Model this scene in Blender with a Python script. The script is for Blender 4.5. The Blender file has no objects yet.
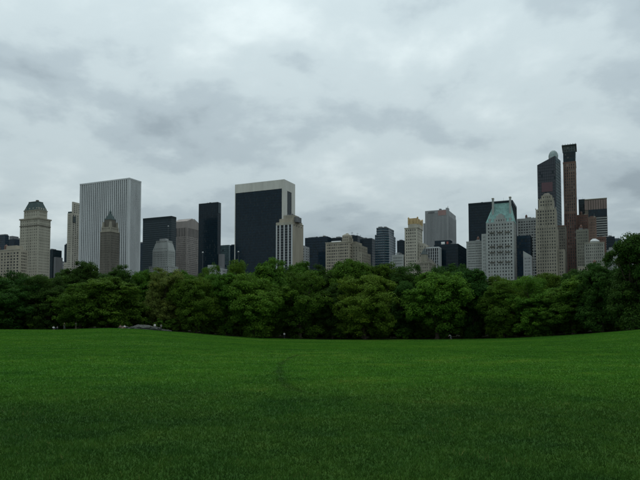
import bpy, bmesh, math, random
import numpy as np
from mathutils import Vector, Matrix

random.seed(7)
rng = np.random.default_rng(7)
sc = bpy.context.scene
col = sc.collection
rad = math.radians

# ------------------------------------------------------------------ camera
F = 600.0                       # focal length in photo pixels (640 wide)
HORIZON = 325.0                 # photo row of the horizon
PHI = math.radians(2.8)         # slight upward tilt; the rest is vertical lens shift
Y0 = HORIZON - F * math.tan(PHI)
CAMZ = 1.65
cam_d = bpy.data.cameras.new("camera")
cam = bpy.data.objects.new("camera", cam_d)
col.objects.link(cam)
cam.location = (0, 0, CAMZ)
cam.rotation_euler = (math.pi / 2 + PHI, 0, 0)
cam_d.sensor_width = 36
cam_d.lens = F / 640 * 36
cam_d.shift_y = (Y0 - 240.0) / 640
cam_d.clip_start = 0.1
cam_d.clip_end = 20000
sc.camera = cam

# ------------------------------------------------------------------ sky
SUN_EL, SUN_AZ = rad(58), rad(-12)      # behind the clouds, a little left of the view axis
world = bpy.data.worlds.new("World")
sc.world = world
world.use_nodes = True
wn, wl = world.node_tree.nodes, world.node_tree.links
wn.clear()


def N(nodes, typ, **kw):
    n = nodes.new(typ)
    for k, v in kw.items():
        setattr(n, k, v)
    return n


def M(nodes, links, op, a, b=None, c=None, clamp=False):
    n = nodes.new("ShaderNodeMath")
    n.operation = op
    n.use_clamp = clamp
    for i, v in enumerate((a, b, c)):
        if v is None:
            continue
        if isinstance(v, (int, float)):
            n.inputs[i].default_value = v
        else:
            links.new(v, n.inputs[i])
    return n.outputs[0]


def ramp(nodes, links, fac, stops, interp='EASE'):
    r = nodes.new("ShaderNodeValToRGB")
    r.color_ramp.interpolation = interp
    el = r.color_ramp.elements
    while len(el) < len(stops):
        el.new(0.5)
    for e, (p, c) in zip(el, stops):
        e.position = p
        e.color = (*c, 1) if len(c) == 3 else c
    links.new(fac, r.inputs[0])
    return r.outputs[0]


SKYX, SKYY = 40.48, 7.35
wout = N(wn, "ShaderNodeOutputWorld")
bg = N(wn, "ShaderNodeBackground")
bg.inputs[1].default_value = 0.1
wl.new(bg.outputs[0], wout.inputs[0])
sky = N(wn, "ShaderNodeTexSky", sky_type='NISHITA', sun_disc=False)
sky.sun_elevation = SUN_EL
sky.sun_rotation = SUN_AZ
tc = N(wn, "ShaderNodeTexCoord")
sep = N(wn, "ShaderNodeSeparateXYZ")
wl.new(tc.outputs['Generated'], sep.inputs[0])
zc = M(wn, wl, 'MAXIMUM', sep.outputs[2], 0.0)
den = M(wn, wl, 'ADD', zc, 0.30)                       # cloud deck seen in perspective
px = M(wn, wl, 'DIVIDE', sep.outputs[0], den)
py = M(wn, wl, 'DIVIDE', sep.outputs[1], den)
cmb = N(wn, "ShaderNodeCombineXYZ")
wl.new(px, cmb.inputs[0])
wl.new(py, cmb.inputs[1])
cmb.inputs[2].default_value = 3.7


def wnoise(scale, detail, rough, dist, loc):
    mp = N(wn, "ShaderNodeMapping")
    mp.inputs['Location'].default_value = loc
    wl.new(cmb.outputs[0], mp.inputs[0])
    n = N(wn, "ShaderNodeTexNoise")
    n.inputs['Scale'].default_value = scale
    n.inputs['Detail'].default_value = detail
    n.inputs['Roughness'].default_value = rough
    n.inputs['Distortion'].default_value = dist
    wl.new(mp.outputs[0], n.inputs[0])
    return n.outputs[0]


n1 = wnoise(1.15, 2.0, 0.45, 0.0, (SKYX, SKYY, 0))
n2 = wnoise(1.9, 9.0, 0.54, 0.1, (SKYX + 3.1, SKYY + 1.0, 2.0))
n3 = wnoise(1.9, 9.0, 0.54, 0.1, (SKYX + 3.1, SKYY + 1.11, 2.0))    # the same billows a step towards the sun
relief = M(wn, wl, 'SUBTRACT', n2, n3)
nn = M(wn, wl, 'ADD', M(wn, wl, 'MULTIPLY', n1, 0.50), M(wn, wl, 'MULTIPLY', n2, 0.50))
nn = M(wn, wl, 'ADD', nn, M(wn, wl, 'MULTIPLY', relief, 0.6))
cloud = ramp(wn, wl, nn, [(0.31, (2.35, 2.87, 3.15)), (0.44, (3.15, 3.78, 4.06)),
                          (0.54, (3.95, 4.65, 4.85)), (0.74, (5.15, 5.85, 5.95))])
# an overcast sky is brighter towards the zenith
grad = M(wn, wl, 'ADD', M(wn, wl, 'MULTIPLY', zc, 1.15), 0.80)
vm = N(wn, "ShaderNodeVectorMath", operation='SCALE')
wl.new(cloud, vm.inputs[0])
wl.new(grad, vm.inputs['Scale'])
mixs = N(wn, "ShaderNodeMix", data_type='RGBA')
mixs.inputs[0].default_value = 0.965
wl.new(sky.outputs[0], mixs.inputs[6])
wl.new(vm.outputs[0], mixs.inputs[7])
wl.new(mixs.outputs[2], bg.inputs[0])

# ------------------------------------------------------------------ sun (veiled)
sd = bpy.data.lights.new("sun", 'SUN')
sd.energy = 0.6
sd.angle = rad(25)
sd.color = (1.0, 0.97, 0.92)
sun = bpy.data.objects.new("sun", sd)
col.objects.link(sun)
d = Vector((math.sin(SUN_AZ) * math.cos(SUN_EL), math.cos(SUN_AZ) * math.cos(SUN_EL), math.sin(SUN_EL)))
sun.rotation_euler = d.to_track_quat('Z', 'Y').to_euler()
sun.location = (0, 0, 300)

sc.view_settings.view_transform = 'Standard'
sc.view_settings.look = 'None'
sc.view_settings.gamma = 1.0
sc.view_settings.exposure = 0.3
sc.view_settings.use_curve_mapping = False
sc.render.engine = 'CYCLES'

# ------------------------------------------------------------------ materials


def mat(name, base, rough=0.8, spec=0.3, var=0.12, scale=0.05, metallic=0.0, streak=False, bump=0.0):
    m = bpy.data.materials.new(name)
    m.use_nodes = True
    n, l = m.node_tree.nodes, m.node_tree.links
    b = n["Principled BSDF"]
    b.inputs['Roughness'].default_value = rough
    b.inputs['Specular IOR Level'].default_value = spec
    b.inputs['Metallic'].default_value = metallic
    g = N(n, "ShaderNodeNewGeometry")
    mp = N(n, "ShaderNodeMapping")
    mp.inputs['Scale'].default_value = (1, 1, 0.15) if streak else (1, 1, 1)
    l.new(g.outputs['Position'], mp.inputs[0])
    t = N(n, "ShaderNodeTexNoise")
    t.inputs['Scale'].default_value = scale
    t.inputs['Detail'].default_value = 6
    t.inputs['Roughness'].default_value = 0.65
    l.new(mp.outputs[0], t.inputs[0])
    lo = tuple(c * (1 - 1.6 * var) for c in base)
    hi = tuple(min(c * (1 + 1.6 * var), 0.9) for c in base)
    l.new(ramp(n, l, t.outputs[0], [(0.3, lo), (0.7, hi)], 'LINEAR'), b.inputs['Base Color'])
    if bump:
        bp = N(n, "ShaderNodeBump")
        bp.inputs['Strength'].default_value = bump
        l.new(t.outputs[0], bp.inputs['Height'])
        l.new(bp.outputs[0], b.inputs['Normal'])
    return m


def glass(name, base, rough=0.12, spec=0.5, wob=0.0):
    return mat(name, base, rough, spec * 0.48, 0.25, 0.25)


STONE = mat("limestone", (0.345, 0.325, 0.265), streak=True, scale=0.12)
BEIGE = mat("beige_brick", (0.335, 0.30, 0.235), streak=True, scale=0.12)
CREAM = mat("cream_brick", (0.41, 0.385, 0.32), streak=True, scale=0.12)
TANBR = mat("tan_brick", (0.265, 0.245, 0.195), streak=True, scale=0.12, var=0.18)
WHITE = mat("white_marble", (0.50, 0.515, 0.515), streak=True, scale=0.1, var=0.1)
TRAV = mat("travertine", (0.56, 0.55, 0.50), streak=True, scale=0.1, var=0.1)
PALE = mat("pale_stone", (0.325, 0.34, 0.325), streak=True, scale=0.12)
GREY = mat("grey_concrete", (0.30, 0.31, 0.31), streak=True, scale=0.12)
GREYD = mat("dark_grey_stone", (0.15, 0.155, 0.16), streak=True, scale=0.12)
PINK = mat("pink_granite", (0.27, 0.24, 0.22), streak=True, scale=0.12)
BROWN = mat("brown_brick", (0.135, 0.078, 0.062), streak=True, scale=0.12, var=0.2)
BROWN2 = mat("orange_brick", (0.165, 0.112, 0.088), streak=True, scale=0.12, var=0.2)
OLDBR = mat("weathered_brick", (0.125, 0.115, 0.095), streak=True, scale=0.12, var=0.2)
COPPER = mat("green_copper", (0.23, 0.40, 0.37), rough=0.7, scale=0.3, var=0.2)
COPPERD = mat("dark_copper", (0.048, 0.075, 0.073), rough=0.7, scale=0.3, var=0.2)
PALEGR = mat("pale_green_copper", (0.27, 0.34, 0.33), rough=0.6, scale=0.3, var=0.2)
SLATE = mat("slate_roof", (0.055, 0.07, 0.07), rough=0.6, scale=0.4, var=0.25)
GOLD = mat("gilded_stone", (0.44, 0.32, 0.16), rough=0.55, scale=0.3, var=0.2)
ROOFG = mat("roof_gravel", (0.16, 0.16, 0.155), scale=0.5)
BLACKG = glass("black_glass", (0.006, 0.018, 0.028), 0.10)
NAVYG = glass("navy_glass", (0.010, 0.026, 0.043), 0.12)
TEALG = glass("teal_glass", (0.007, 0.020, 0.026), 0.12)
BLUEG = glass("blue_glass", (0.035, 0.075, 0.10), 0.10, 0.8)
GREENG = glass("green_glass", (0.10, 0.15, 0.155), 0.12, 0.8)
SKYG = glass("pale_glass", (0.20, 0.25, 0.27), 0.10, 0.9)
DARKM = mat("dark_mullion", (0.008, 0.018, 0.024), rough=0.5, spec=0.2)
STEEL = mat("steel_mullion", (0.035, 0.055, 0.065), rough=0.45, spec=0.3)
BLIND = mat("drawn_blind", (0.020, 0.030, 0.037), rough=.4, spec=.2)
W_DK = glass("window_dark", (0.018, 0.022, 0.026), 0.15)
W_MD = glass("window_curtain", (0.07, 0.072, 0.068), 0.25)
W_LT = glass("window_blind", (0.17, 0.165, 0.15), 0.3)
REDP = mat("red_panel", (0.35, 0.09, 0.08), rough=0.6)
REDDK = mat("dark_red_panel", (0.085, 0.035, 0.045), rough=0.35, spec=0.5)
LAMPW = mat("white_enamel", (0.8, 0.8, 0.78), rough=0.4)
WPICK = [W_DK] * 6 + [W_MD] * 3 + [W_LT]

# ------------------------------------------------------------------ mesh helpers


class MB:
    def __init__(s):
        s.v, s.f = [], []

    def poly(s, pts, faces):
        o = len(s.v)
        s.v += [tuple(p) for p in pts]
        s.f += [tuple(i + o for i in f) for f in faces]
        return s

    def box(s, x0, x1, y0, y1, z0, z1):
        return s.poly([(x0, y0, z0), (x1, y0, z0), (x1, y1, z0), (x0, y1, z0),
                       (x0, y0, z1), (x1, y0, z1), (x1, y1, z1), (x0, y1, z1)],
                      [(0, 3, 2, 1), (4, 5, 6, 7), (0, 1, 5, 4), (1, 2, 6, 5), (2, 3, 7, 6), (3, 0, 4, 7)])

    def frustum(s, b, z0, t, z1):
        """b, t = (x0,x1,y0,y1) rectangles at z0 and z1"""
        return s.poly([(b[0], b[2], z0), (b[1], b[2], z0), (b[1], b[3], z0), (b[0], b[3], z0),
                       (t[0], t[2], z1), (t[1], t[2], z1), (t[1], t[3], z1), (t[0], t[3], z1)],
                      [(0, 3, 2, 1), (4, 5, 6, 7), (0, 1, 5, 4), (1, 2, 6, 5), (2, 3, 7, 6), (3, 0, 4, 7)])

    def prism(s, foot, z0, z1, tops=None):
        """vertical prism over a ccw footprint; tops = heights per corner"""
        n = len(foot)
        tops = tops or [z1] * n
        pts = [(p[0], p[1], z0) for p in foot] + [(p[0], p[1], t) for p, t in zip(foot, tops)]
        fs = [tuple(reversed(range(n))), tuple(range(n, 2 * n))]
        fs += [(i, (i + 1) % n, n + (i + 1) % n, n + i) for i in range(n)]
        return s.poly(pts, fs)

    def lathe(s, cx, cy, prof, n=12):
        pts, fs = [], []
        for r, z in prof:
            for k in range(n):
                a = 2 * math.pi * k / n
                pts.append((cx + r * math.cos(a), cy + r * math.sin(a), z))
        for i in range(len(prof) - 1):
            for k in range(n):
                fs.append((i * n + k, i * n + (k + 1) % n, (i + 1) * n + (k + 1) % n, (i + 1) * n + k))
        fs.append(tuple(reversed(range(n))))
        fs.append(tuple(range((len(prof) - 1) * n, len(prof) * n)))
        return s.poly(pts, fs)

    def tube(s, pts, radii, n=6):
        rings = []
        for i, p in enumerate(pts):
            p = Vector(p)
            q = Vector(pts[min(i + 1, len(pts) - 1)]) - Vector(pts[max(i - 1, 0)])
            q.normalize()
            u = q.cross(Vector((0.3, 0.9, 0.1))).normalized()
            w = q.cross(u)
            rings.append([p + (u * math.cos(2 * math.pi * k / n) + w * math.sin(2 * math.pi * k / n)) * radii[i] for k in range(n)])
        o = [v for r in rings for v in r]
        fs = []
        for i in range(len(pts) - 1):
            for k in range(n):
                fs.append((i * n + k, i * n + (k + 1) % n, (i + 1) * n + (k + 1) % n, (i + 1) * n + k))
        fs.append(tuple(reversed(range(n))))
        fs.append(tuple(range((len(pts) - 1) * n, len(pts) * n)))
        return s.poly(o, fs)

    def mesh(s, name):
        me = bpy.data.meshes.new(name)
        me.from_pydata(s.v, [], s.f)
        me.update()
        return me

    def build(s, name, m, parent=None, kind=None):
        me = s.mesh(name)
        me.materials.append(m)
        return link(name, me, parent, kind)


def link(name, data, parent=None, kind=None):
    o = bpy.data.objects.new(name, data)
    col.objects.link(o)
    o.parent = parent
    if kind:
        o["kind"] = kind
    return o


def tag(o, label, cat, group=None):
    o["label"] = label
    o["category"] = cat
    if group:
        o["group"] = group
    return o


def np_mesh(name, verts, faces_n, tint=None):
    """verts (n,3) already in face order, faces_n verts per face"""
    me = bpy.data.meshes.new(name)
    nv = len(verts)
    me.vertices.add(nv)
    me.vertices.foreach_set("co", np.ascontiguousarray(verts, dtype=np.float32).ravel())
    me.loops.add(nv)
    me.loops.foreach_set("vertex_index", np.arange(nv, dtype=np.int32))
    nf = nv // faces_n
    me.polygons.add(nf)
    me.polygons.foreach_set("loop_start", np.arange(0, nv, faces_n, dtype=np.int32))
    if tint is not None:
        at = me.attributes.new("tint", 'FLOAT', 'POINT')
        at.data.foreach_set("value", np.ascontiguousarray(tint, dtype=np.float32))
    me.update(calc_edges=True)
    return me

# ------------------------------------------------------------------ picture -> place


CP, SP = math.cos(PHI), math.sin(PHI)


def ray(x, y):
    """(sideways, upward) slope per metre of depth for a photo pixel"""
    u, v = (x - 320) / F, (Y0 - y) / F
    dd = CP - v * SP
    return u / dd, (SP + v * CP) / dd


# ------------------------------------------------------------------ ground
EDGE = [(-200, 329, 140), (0, 329.5, 148), (60, 329.5, 150), (110, 328, 150), (140, 329, 150), (180, 332, 155),
        (220, 335.5, 160), (260, 338, 164), (330, 339.5, 168), (400, 339.5, 168), (470, 339, 166), (520, 337.5, 160),
        (560, 335.5, 150), (600, 332.5, 138), (640, 329.5, 125), (760, 329, 115)]
EX = np.array([(e[0] - 320) / F for e in EDGE])
ED = np.array([e[2] for e in EDGE], float)
EZ = np.array([CAMZ - (e[1] - HORIZON) / F * e[2] for e in EDGE])


def sstep(a, b, x):
    t = np.clip((x - a) / (b - a), 0, 1)
    return t * t * (3 - 2 * t)


def edge_dist(tx):
    return np.interp(tx, EX, ED)


def ground_z(x, y):
    x = np.asarray(x, float)
    y = np.asarray(y, float)
    tx = x / np.maximum(y, 8.0)
    dep = np.maximum(y, 0)
    e = np.interp(tx, EX, ED)
    z = np.interp(tx, EX, EZ)
    w = sstep(18, 1.0 * e, dep) * (1 - sstep(230, 430, dep))
    und = 0.05 * np.sin(x * 0.21 + 1.3) * np.sin(y * 0.17) * np.clip(dep / 30, 0, 1)
    return z * w + und * (1 - sstep(150, 260, dep))


TRAIL = np.array([(0.5, 13.6), (0.0, 14.1), (-0.4, 14.7), (-0.79, 15.7), (-1.12, 17.7), (-1.47, 21.5), (-1.74, 26.8), (-1.6, 31.9), (-1.36, 34.1), (-0.9, 35.4)])


def trail(x, y):
    """0..1 how far a point lies on the trodden line across the lawn"""
    x = np.asarray(x, float)
    y = np.asarray(y, float)
    best = np.full(x.shape, 1e9)
    for (ax, ay), (bx, by) in zip(TRAIL[:-1], TRAIL[1:]):
        t = np.clip(((x - ax) * (bx - ax) + (y - ay) * (by - ay)) / ((bx - ax) ** 2 + (by - ay) ** 2), 0, 1)
        best = np.minimum(best, np.hypot(x - ax - t * (bx - ax), y - ay - t * (by - ay)))
    w = 0.14 + 0.07 * np.sin(y * 1.7) * np.sin(y * 0.6 + x)
    return np.clip(1.4 - best / w, 0, 1) * sstep(12.5, 16, y)


def lawn_colour(n, l, gain=1.0):
    """shared world-space colouring of lawn soil and blades"""
    g = N(n, "ShaderNodeNewGeometry")

    def noise(scale, sx, sy, detail=5, rough=0.6, dist=0.0):
        mp = N(n, "ShaderNodeMapping")
        mp.inputs['Scale'].default_value = (sx, sy, 1)
        l.new(g.outputs['Position'], mp.inputs[0])
        t = N(n, "ShaderNodeTexNoise")
        t.inputs['Scale'].default_value = scale
        t.inputs['Detail'].default_value = detail
        t.inputs['Roughness'].default_value = rough
        t.inputs['Distortion'].default_value = dist
        l.new(mp.outputs[0], t.inputs[0])
        return t.outputs[0]
    big = noise(0.05, 0.6, 1.0, 4)
    mid = noise(0.45, 0.7, 1.0, 5, 0.65, 0.4)
    fine = noise(3.0, 1, 1, 4, 0.7)
    f = M(n, l, 'ADD', M(n, l, 'MULTIPLY', big, 0.35), M(n, l, 'ADD', M(n, l, 'MULTIPLY', mid, 0.4), M(n, l, 'MULTIPLY', fine, 0.25)))
    # darker green in the nearer strip, paler lawn beyond a wavering edge
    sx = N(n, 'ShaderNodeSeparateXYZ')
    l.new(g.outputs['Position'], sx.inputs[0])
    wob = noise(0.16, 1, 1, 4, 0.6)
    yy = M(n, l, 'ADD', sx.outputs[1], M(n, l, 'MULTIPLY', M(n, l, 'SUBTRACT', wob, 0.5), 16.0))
    far_mix = M(n, l, 'DIVIDE', M(n, l, 'SUBTRACT', yy, 10.5), 10.0, clamp=True)
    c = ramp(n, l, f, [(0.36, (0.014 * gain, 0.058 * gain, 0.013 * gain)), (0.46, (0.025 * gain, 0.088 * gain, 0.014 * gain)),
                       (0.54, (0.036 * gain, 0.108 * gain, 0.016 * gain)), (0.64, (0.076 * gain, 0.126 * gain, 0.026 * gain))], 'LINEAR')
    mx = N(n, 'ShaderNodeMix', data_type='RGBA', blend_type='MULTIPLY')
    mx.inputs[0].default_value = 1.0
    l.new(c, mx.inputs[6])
    l.new(ramp(n, l, far_mix, [(0, (1.05, 0.82, 0.80)), (1, (1.60, 1.42, 0.95))], 'LINEAR'), mx.inputs[7])
    return mx.outputs[2], g


def lawn_material(name, gain, blade):
    m = bpy.data.materials.new(name)
    m.use_nodes = True
    n, l = m.node_tree.nodes, m.node_tree.links
    b = n["Principled BSDF"]
    b.inputs['Roughness'].default_value = 0.85
    b.inputs['Specular IOR Level'].default_value = 0.03
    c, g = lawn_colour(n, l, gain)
    at = N(n, "ShaderNodeAttribute", attribute_name="tint")
    vm = N(n, "ShaderNodeVectorMath", operation='SCALE')
    if blade:                                   # the palest blades are dry straw
        st = N(n, "ShaderNodeMix", data_type='RGBA')
        l.new(M(n, l, 'MULTIPLY', M(n, l, 'SUBTRACT', at.outputs['Fac'], 1.35), 2.2, clamp=True), st.inputs[0])
        l.new(c, st.inputs[6])
        st.inputs[7].default_value = (0.085, 0.095, 0.030, 1)
        c = st.outputs[2]
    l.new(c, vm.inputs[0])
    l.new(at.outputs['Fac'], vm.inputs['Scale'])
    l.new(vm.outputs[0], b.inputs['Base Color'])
    if blade:
        tr = N(n, "ShaderNodeBsdfTranslucent")
        l.new(vm.outputs[0], tr.inputs[0])
        mx = N(n, "ShaderNodeMixShader")
        mx.inputs[0].default_value = 0.3
        l.new(b.outputs[0], mx.inputs[1])
        l.new(tr.outputs[0], mx.inputs[2])
        l.new(mx.outputs[0], n["Material Output"].inputs[0])
    else:
        t = N(n, "ShaderNodeTexNoise")
        t.inputs['Scale'].default_value = 6
        t.inputs['Detail'].default_value = 6
        l.new(g.outputs['Position'], t.inputs[0])
        bp = N(n, "ShaderNodeBump")
        bp.inputs['Strength'].default_value = 0.6
        bp.inputs['Distance'].default_value = 0.1
        l.new(t.outputs[0], bp.inputs['Height'])
        l.new(bp.outputs[0], b.inputs['Normal'])
    return m


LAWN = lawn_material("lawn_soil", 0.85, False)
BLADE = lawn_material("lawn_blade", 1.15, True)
LITTER = mat("leaf_litter", (0.022, 0.026, 0.013), rough=0.95, spec=0.05, scale=1.2, var=0.35, bump=0.5)
PAVING = mat("city_paving", (0.13, 0.13, 0.125), scale=0.1)

rs = [0.0] + list(np.geomspace(0.6, 60, 120)) + list(np.linspace(61.5, 230, 110)) + list(np.geomspace(236, 9000, 30))
angs = np.concatenate([np.linspace(-40, 40, 161), np.linspace(42, 318, 90)])
na = len(angs)
vx, vy = [0.0], [0.0]
for r in rs[1:]:
    vx += list(r * np.sin(np.radians(angs)))
    vy += list(r * np.cos(np.radians(angs)))
vx, vy = np.array(vx), np.array(vy)
vz = ground_z(vx, vy)
faces, mids = [], []
for k in range(na):
    faces.append((0, 1 + (k + 1) % na, 1 + k))
for i in range(len(rs) - 2):
    o0, o1 = 1 + i * na, 1 + (i + 1) * na
    for k in range(na):
        k2 = (k + 1) % na
        faces.append((o0 + k, o0 + k2, o1 + k2, o1 + k))
gme = bpy.data.meshes.new("ground")
gme.from_pydata(np.stack([vx, vy, vz], 1).tolist(), [], faces)
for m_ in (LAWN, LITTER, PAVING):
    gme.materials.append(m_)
mi = np.zeros(len(faces), np.int32)
for i, f in enumerate(faces):
    cx_, cy_ = vx[list(f)].mean(), vy[list(f)].mean()
    if cy_ > 0:
        if cy_ > 610:
            mi[i] = 2
        elif cy_ > edge_dist(cx_ / max(cy_, 8)) + 1.5 + 1.2 * math.sin(cx_ * 0.35):
            mi[i] = 1
gme.polygons.foreach_set("material_index", mi)
gme.polygons.foreach_set("use_smooth", np.ones(len(faces), bool))
at = gme.attributes.new("tint", 'FLOAT', 'POINT')
at.data.foreach_set("value", (1 - 0.5 * trail(vx, vy)).astype(np.float32))
gme.update()
ground = link("ground", gme, None, "structure")
gme.flip_normals() if gme.polygons[50].normal.z < 0 else None


# ------------------------------------------------------------------ grass blades


def make_grass():
    D0, D1, n = 3.5, 165.0, 1000000
    # density falls with distance^-1.5 ; blades get wider with distance
    q = rng.random(n)
    D = (math.sqrt(D0) + q * (math.sqrt(D1) - math.sqrt(D0))) ** 2
    tx = (rng.random(n) - 0.5) * 1.34
    x, y = tx * D + rng.normal(0, 0.8, n), D
    keep = y < edge_dist(x / y) + 1.0
    x, y, D = x[keep], y[keep], D[keep]
    n = len(x)
    z = ground_z(x, y)
    # clumpiness
    def vnoise(px, py, seed):
        rr = np.random.default_rng(seed).random((257, 257))
        ix, iy = np.floor(px).astype(int), np.floor(py).astype(int)
        fx, fy = px - ix, py - iy
        fx, fy = fx * fx * (3 - 2 * fx), fy * fy * (3 - 2 * fy)
        ix, iy = ix % 256, iy % 256
        return (rr[ix, iy] * (1 - fx) + rr[ix + 1, iy] * fx) * (1 - fy) + (rr[ix, iy + 1] * (1 - fx) + rr[ix + 1, iy + 1] * fx) * fy
    cl = .42 * vnoise(x * 2.2, y * 1.8, 1) + .36 * vnoise(x * 5.5, y * 4.2, 6) + .22 * vnoise(x * 12, y * 10, 2)
    cl = np.clip((cl - .5) * 2.4 + .5, 0, 1)
    cl2 = vnoise(x * .9, y * .7, 3)
    dryp = np.clip((vnoise(x * 1.7, y * 1.2, 4) * vnoise(x * .45, y * .35, 5) - .42) * 3, 0, 1)
    tr = trail(x, y)
    h = (0.018 + 0.030 * cl * rng.random(n) + 0.020 * rng.random(n) + 0.012 * cl2) * (1 - 0.3 * tr)
    w = 0.0022 + 0.00060 * D
    a = rng.random(n) * 2 * math.pi
    ca, sa = np.cos(a), np.sin(a)
    lean = h * np.clip(rng.normal(0, 1.0, n), -1.6, 1.6)
    la = rng.random(n) * 2 * math.pi
    p0 = np.stack([x - ca * w, y - sa * w, z - 0.006], 1)
    p1 = np.stack([x + ca * w, y + sa * w, z - 0.006], 1)
    p2 = np.stack([x + np.cos(la) * lean, y + np.sin(la) * lean, z + h], 1)
    v = np.stack([p0, p1, p2], 1).reshape(-1, 3)
    t = np.clip(rng.normal(1.0, 0.15, n), 0.5, 1.6) * (1 - 0.38 * tr) * (0.70 + 0.46 * cl + .14 * cl2)
    dry = rng.random(n) < .006 + .16 * dryp
    t = np.where(dry, t * 1.35, t)
    me = np_mesh("grass", v, 3, np.repeat(t, 3))
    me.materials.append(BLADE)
    o = link("grass", me, None, "stuff")
    tag(o, "short green lawn grass covering the wide open meadow", "grass")


make_grass()

# ------------------------------------------------------------------ buildings
GRID = rad(24.0)                 # the street grid is turned against the view axis
CG, SG = math.cos(GRID), math.sin(GRID)


class Bld:
    """near corner at (xc, ytop) in the photo; K = metres across town from the camera to its front street line.
    local frame: north front along x in [-a,0] at y=0, west flank along y in [0,b] at x=0"""

    def __init__(s, name, label, xl, xc, xr, yt, K, b=None, cat="building", group=None):
        t, tz = ray(xc, yt)
        s.cy = K / (t * SG + CG)
        s.cx = t * s.cy
        tl, _ = ray(xl, yt)
        s.a = (s.cx - tl * s.cy) / (CG + tl * SG)
        if b is None:
            tr, _ = ray(xr, yt)
            b = (tr * s.cy - s.cx) / (SG - tr * CG)
        s.b = b
        s.H = CAMZ + tz * s.cy
        s.root = bpy.data.objects.new(name, None)
        col.objects.link(s.root)
        s.root.empty_display_size = 5
        s.root.location = (s.cx, s.cy, 0)
        s.root.rotation_euler = (0, 0, -GRID)
        tag(s.root, label, cat, group)
        s.win = []
        s.flat = None

    def z(s, y, x=None):
        t, tz = ray(x if x is not None else 320 + s.cx / s.cy * F, y)
        return CAMZ + tz * s.cy

    def u(s, x, y, off=0.0):
        """local x on the north front (pushed back by off metres) of photo pixel"""
        t, _ = ray(x, y)
        cx, cy = s.cx + off * SG, s.cy + off * CG
        return -(cx - t * cy) / (CG + t * SG)

    def box(s, name, m, x0, x1, y0, y1, z0, z1, parent=None):
        return MB().box(x0, x1, y0, y1, z0, z1).build(name, m, parent or s.root)

    def tier(s, m, x0, x1, y0, y1, z0, z1, nn, nw, fh=3.6, wf=0.42, hf=0.5, zwin=None, dd=0.35, margin=1.2,
             top=2.0, name="wall", skip=None, picks=None, parapet=True):
        """a masonry block whose piers and spandrels stand proud of recessed windows on both seen fronts"""
        first = len(s.win)
        mb = MB()
        mb.box(x0, x1 - dd, y0 + dd, y1, z0, z1)
        zw = max(z0, zwin if zwin is not None else 40)
        rows = max(1, int((z1 - top - zw) / fh))
        zs = z1 - top - rows * fh
        for face, lo, hi, nc in (("N", x0, x1, nn), ("W", y0 + dd, y1, nw)):
            def put(u0, u1, a, b):
                if u1 - u0 < 0.01 or b - a < 0.01:
                    return
                if face == "N":
                    mb.box(u0, u1, y0, y0 + dd, a, b)
                else:
                    mb.box(x1 - dd, x1, u0, u1, a, b)
            if nc < 1:
                put(lo, hi, z0, z1)
                continue
            put(lo, hi, z0, zs)
            put(lo, hi, zs + rows * fh, z1)
            pitch = (hi - lo - 2 * margin) / nc
            hh = fh * hf
            rh = [random.choice((.78, .95, 1.0, 1.0, 1.12, 1.25)) for _ in range((nc + 1) // 2)]
            edges = []
            for c in range(nc):
                uc = lo + margin + pitch * (c + 0.5)
                ww = pitch * min(wf * rh[min(c, nc - 1 - c)], .86)
                edges.append((uc - ww / 2, uc + ww / 2))
            last = lo
            for e0, e1 in edges:
                put(last, e0, zs, zs + rows * fh)
                last = e1
            put(last, hi, zs, zs + rows * fh)
            sp = (fh - hh) / 2
            for e0, e1 in edges:
                for r in range(rows):
                    zb = zs + r * fh
                    put(e0, e1, zb, zb + sp if r == 0 else zb + sp)
                    put(e0, e1, zb + fh - sp, zb + fh)
                    s.win.append((face, (e0 + e1) / 2, zb + fh / 2, e1 - e0, hh, y0 + dd if face == "N" else x1 - dd,
                                  random.choice(picks or WPICK), first))
        # string courses
        if rows > 6:
            k = random.choice((4, 5, 6))
            while k < rows - 1:
                zz = zs + k * fh
                mb.box(x0 - .02, x1 + .16, y0 - .16, y0 + .02, zz - .22, zz + .22)
                mb.box(x1 - .02, x1 + .16, y0 + .021, y1, zz - .221, zz + .221)
                k += random.choice((5, 7, 9))
        if s.flat is None:
            s.flat = (x0, x1, y0, y1, z1)
        o = mb.build(name, m, s.root)
        for i in range(first, len(s.win)):
            s.win[i] = s.win[i][:-1] + (o,)
        return o

    def stripes(s, name, m, face, lo, hi, plane, z0, z1, n, wfrac, proud, parent=None):
        """vertical piers, each its own part; shared mesh"""
        p = (hi - lo) / n
        w = p * wfrac
        me = MB().box(-w / 2, w / 2, -proud, 0.02, 0, z1 - z0).mesh(name)
        me.materials.append(m)
        for i in range(n + 1):
            u = lo + i * p
            u = min(max(u, lo + w / 2), hi - w / 2)
            o = link(name, me, parent or s.root)
            if face == "N":
                o.location = (u, plane, z0)
            else:
                o.location = (plane, u, z0)
                o.rotation_euler = (0, 0, math.pi / 2)

    def bands(s, name, m, x0, x1, y0, y1, zlist, th, proud, kind=None, joined=False):
        """horizontal spandrel bands round the north and west fronts"""
        mb0 = MB()
        mb0.poly([(x0, y0 - proud, 0), (x1 + proud, y0 - proud, 0), (x1 + proud, y1, 0), (x1 - 0.02, y1, 0), (x1 - 0.02, y0 + 0.02, 0), (x0, y0 + 0.02, 0),
                  (x0, y0 - proud, th), (x1 + proud, y0 - proud, th), (x1 + proud, y1, th), (x1 - 0.02, y1, th), (x1 - 0.02, y0 + 0.02, th), (x0, y0 + 0.02, th)],
                 [(0, 1, 7, 6), (1, 2, 8, 7), (2, 3, 9, 8), (3, 4, 10, 9), (4, 5, 11, 10), (5, 0, 6, 11), (6, 7, 10, 11), (7, 8, 9, 10), (0, 5, 4, 1), (1, 4, 3, 2)])
        me = mb0.mesh(name)
        me.materials.append(m)
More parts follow.
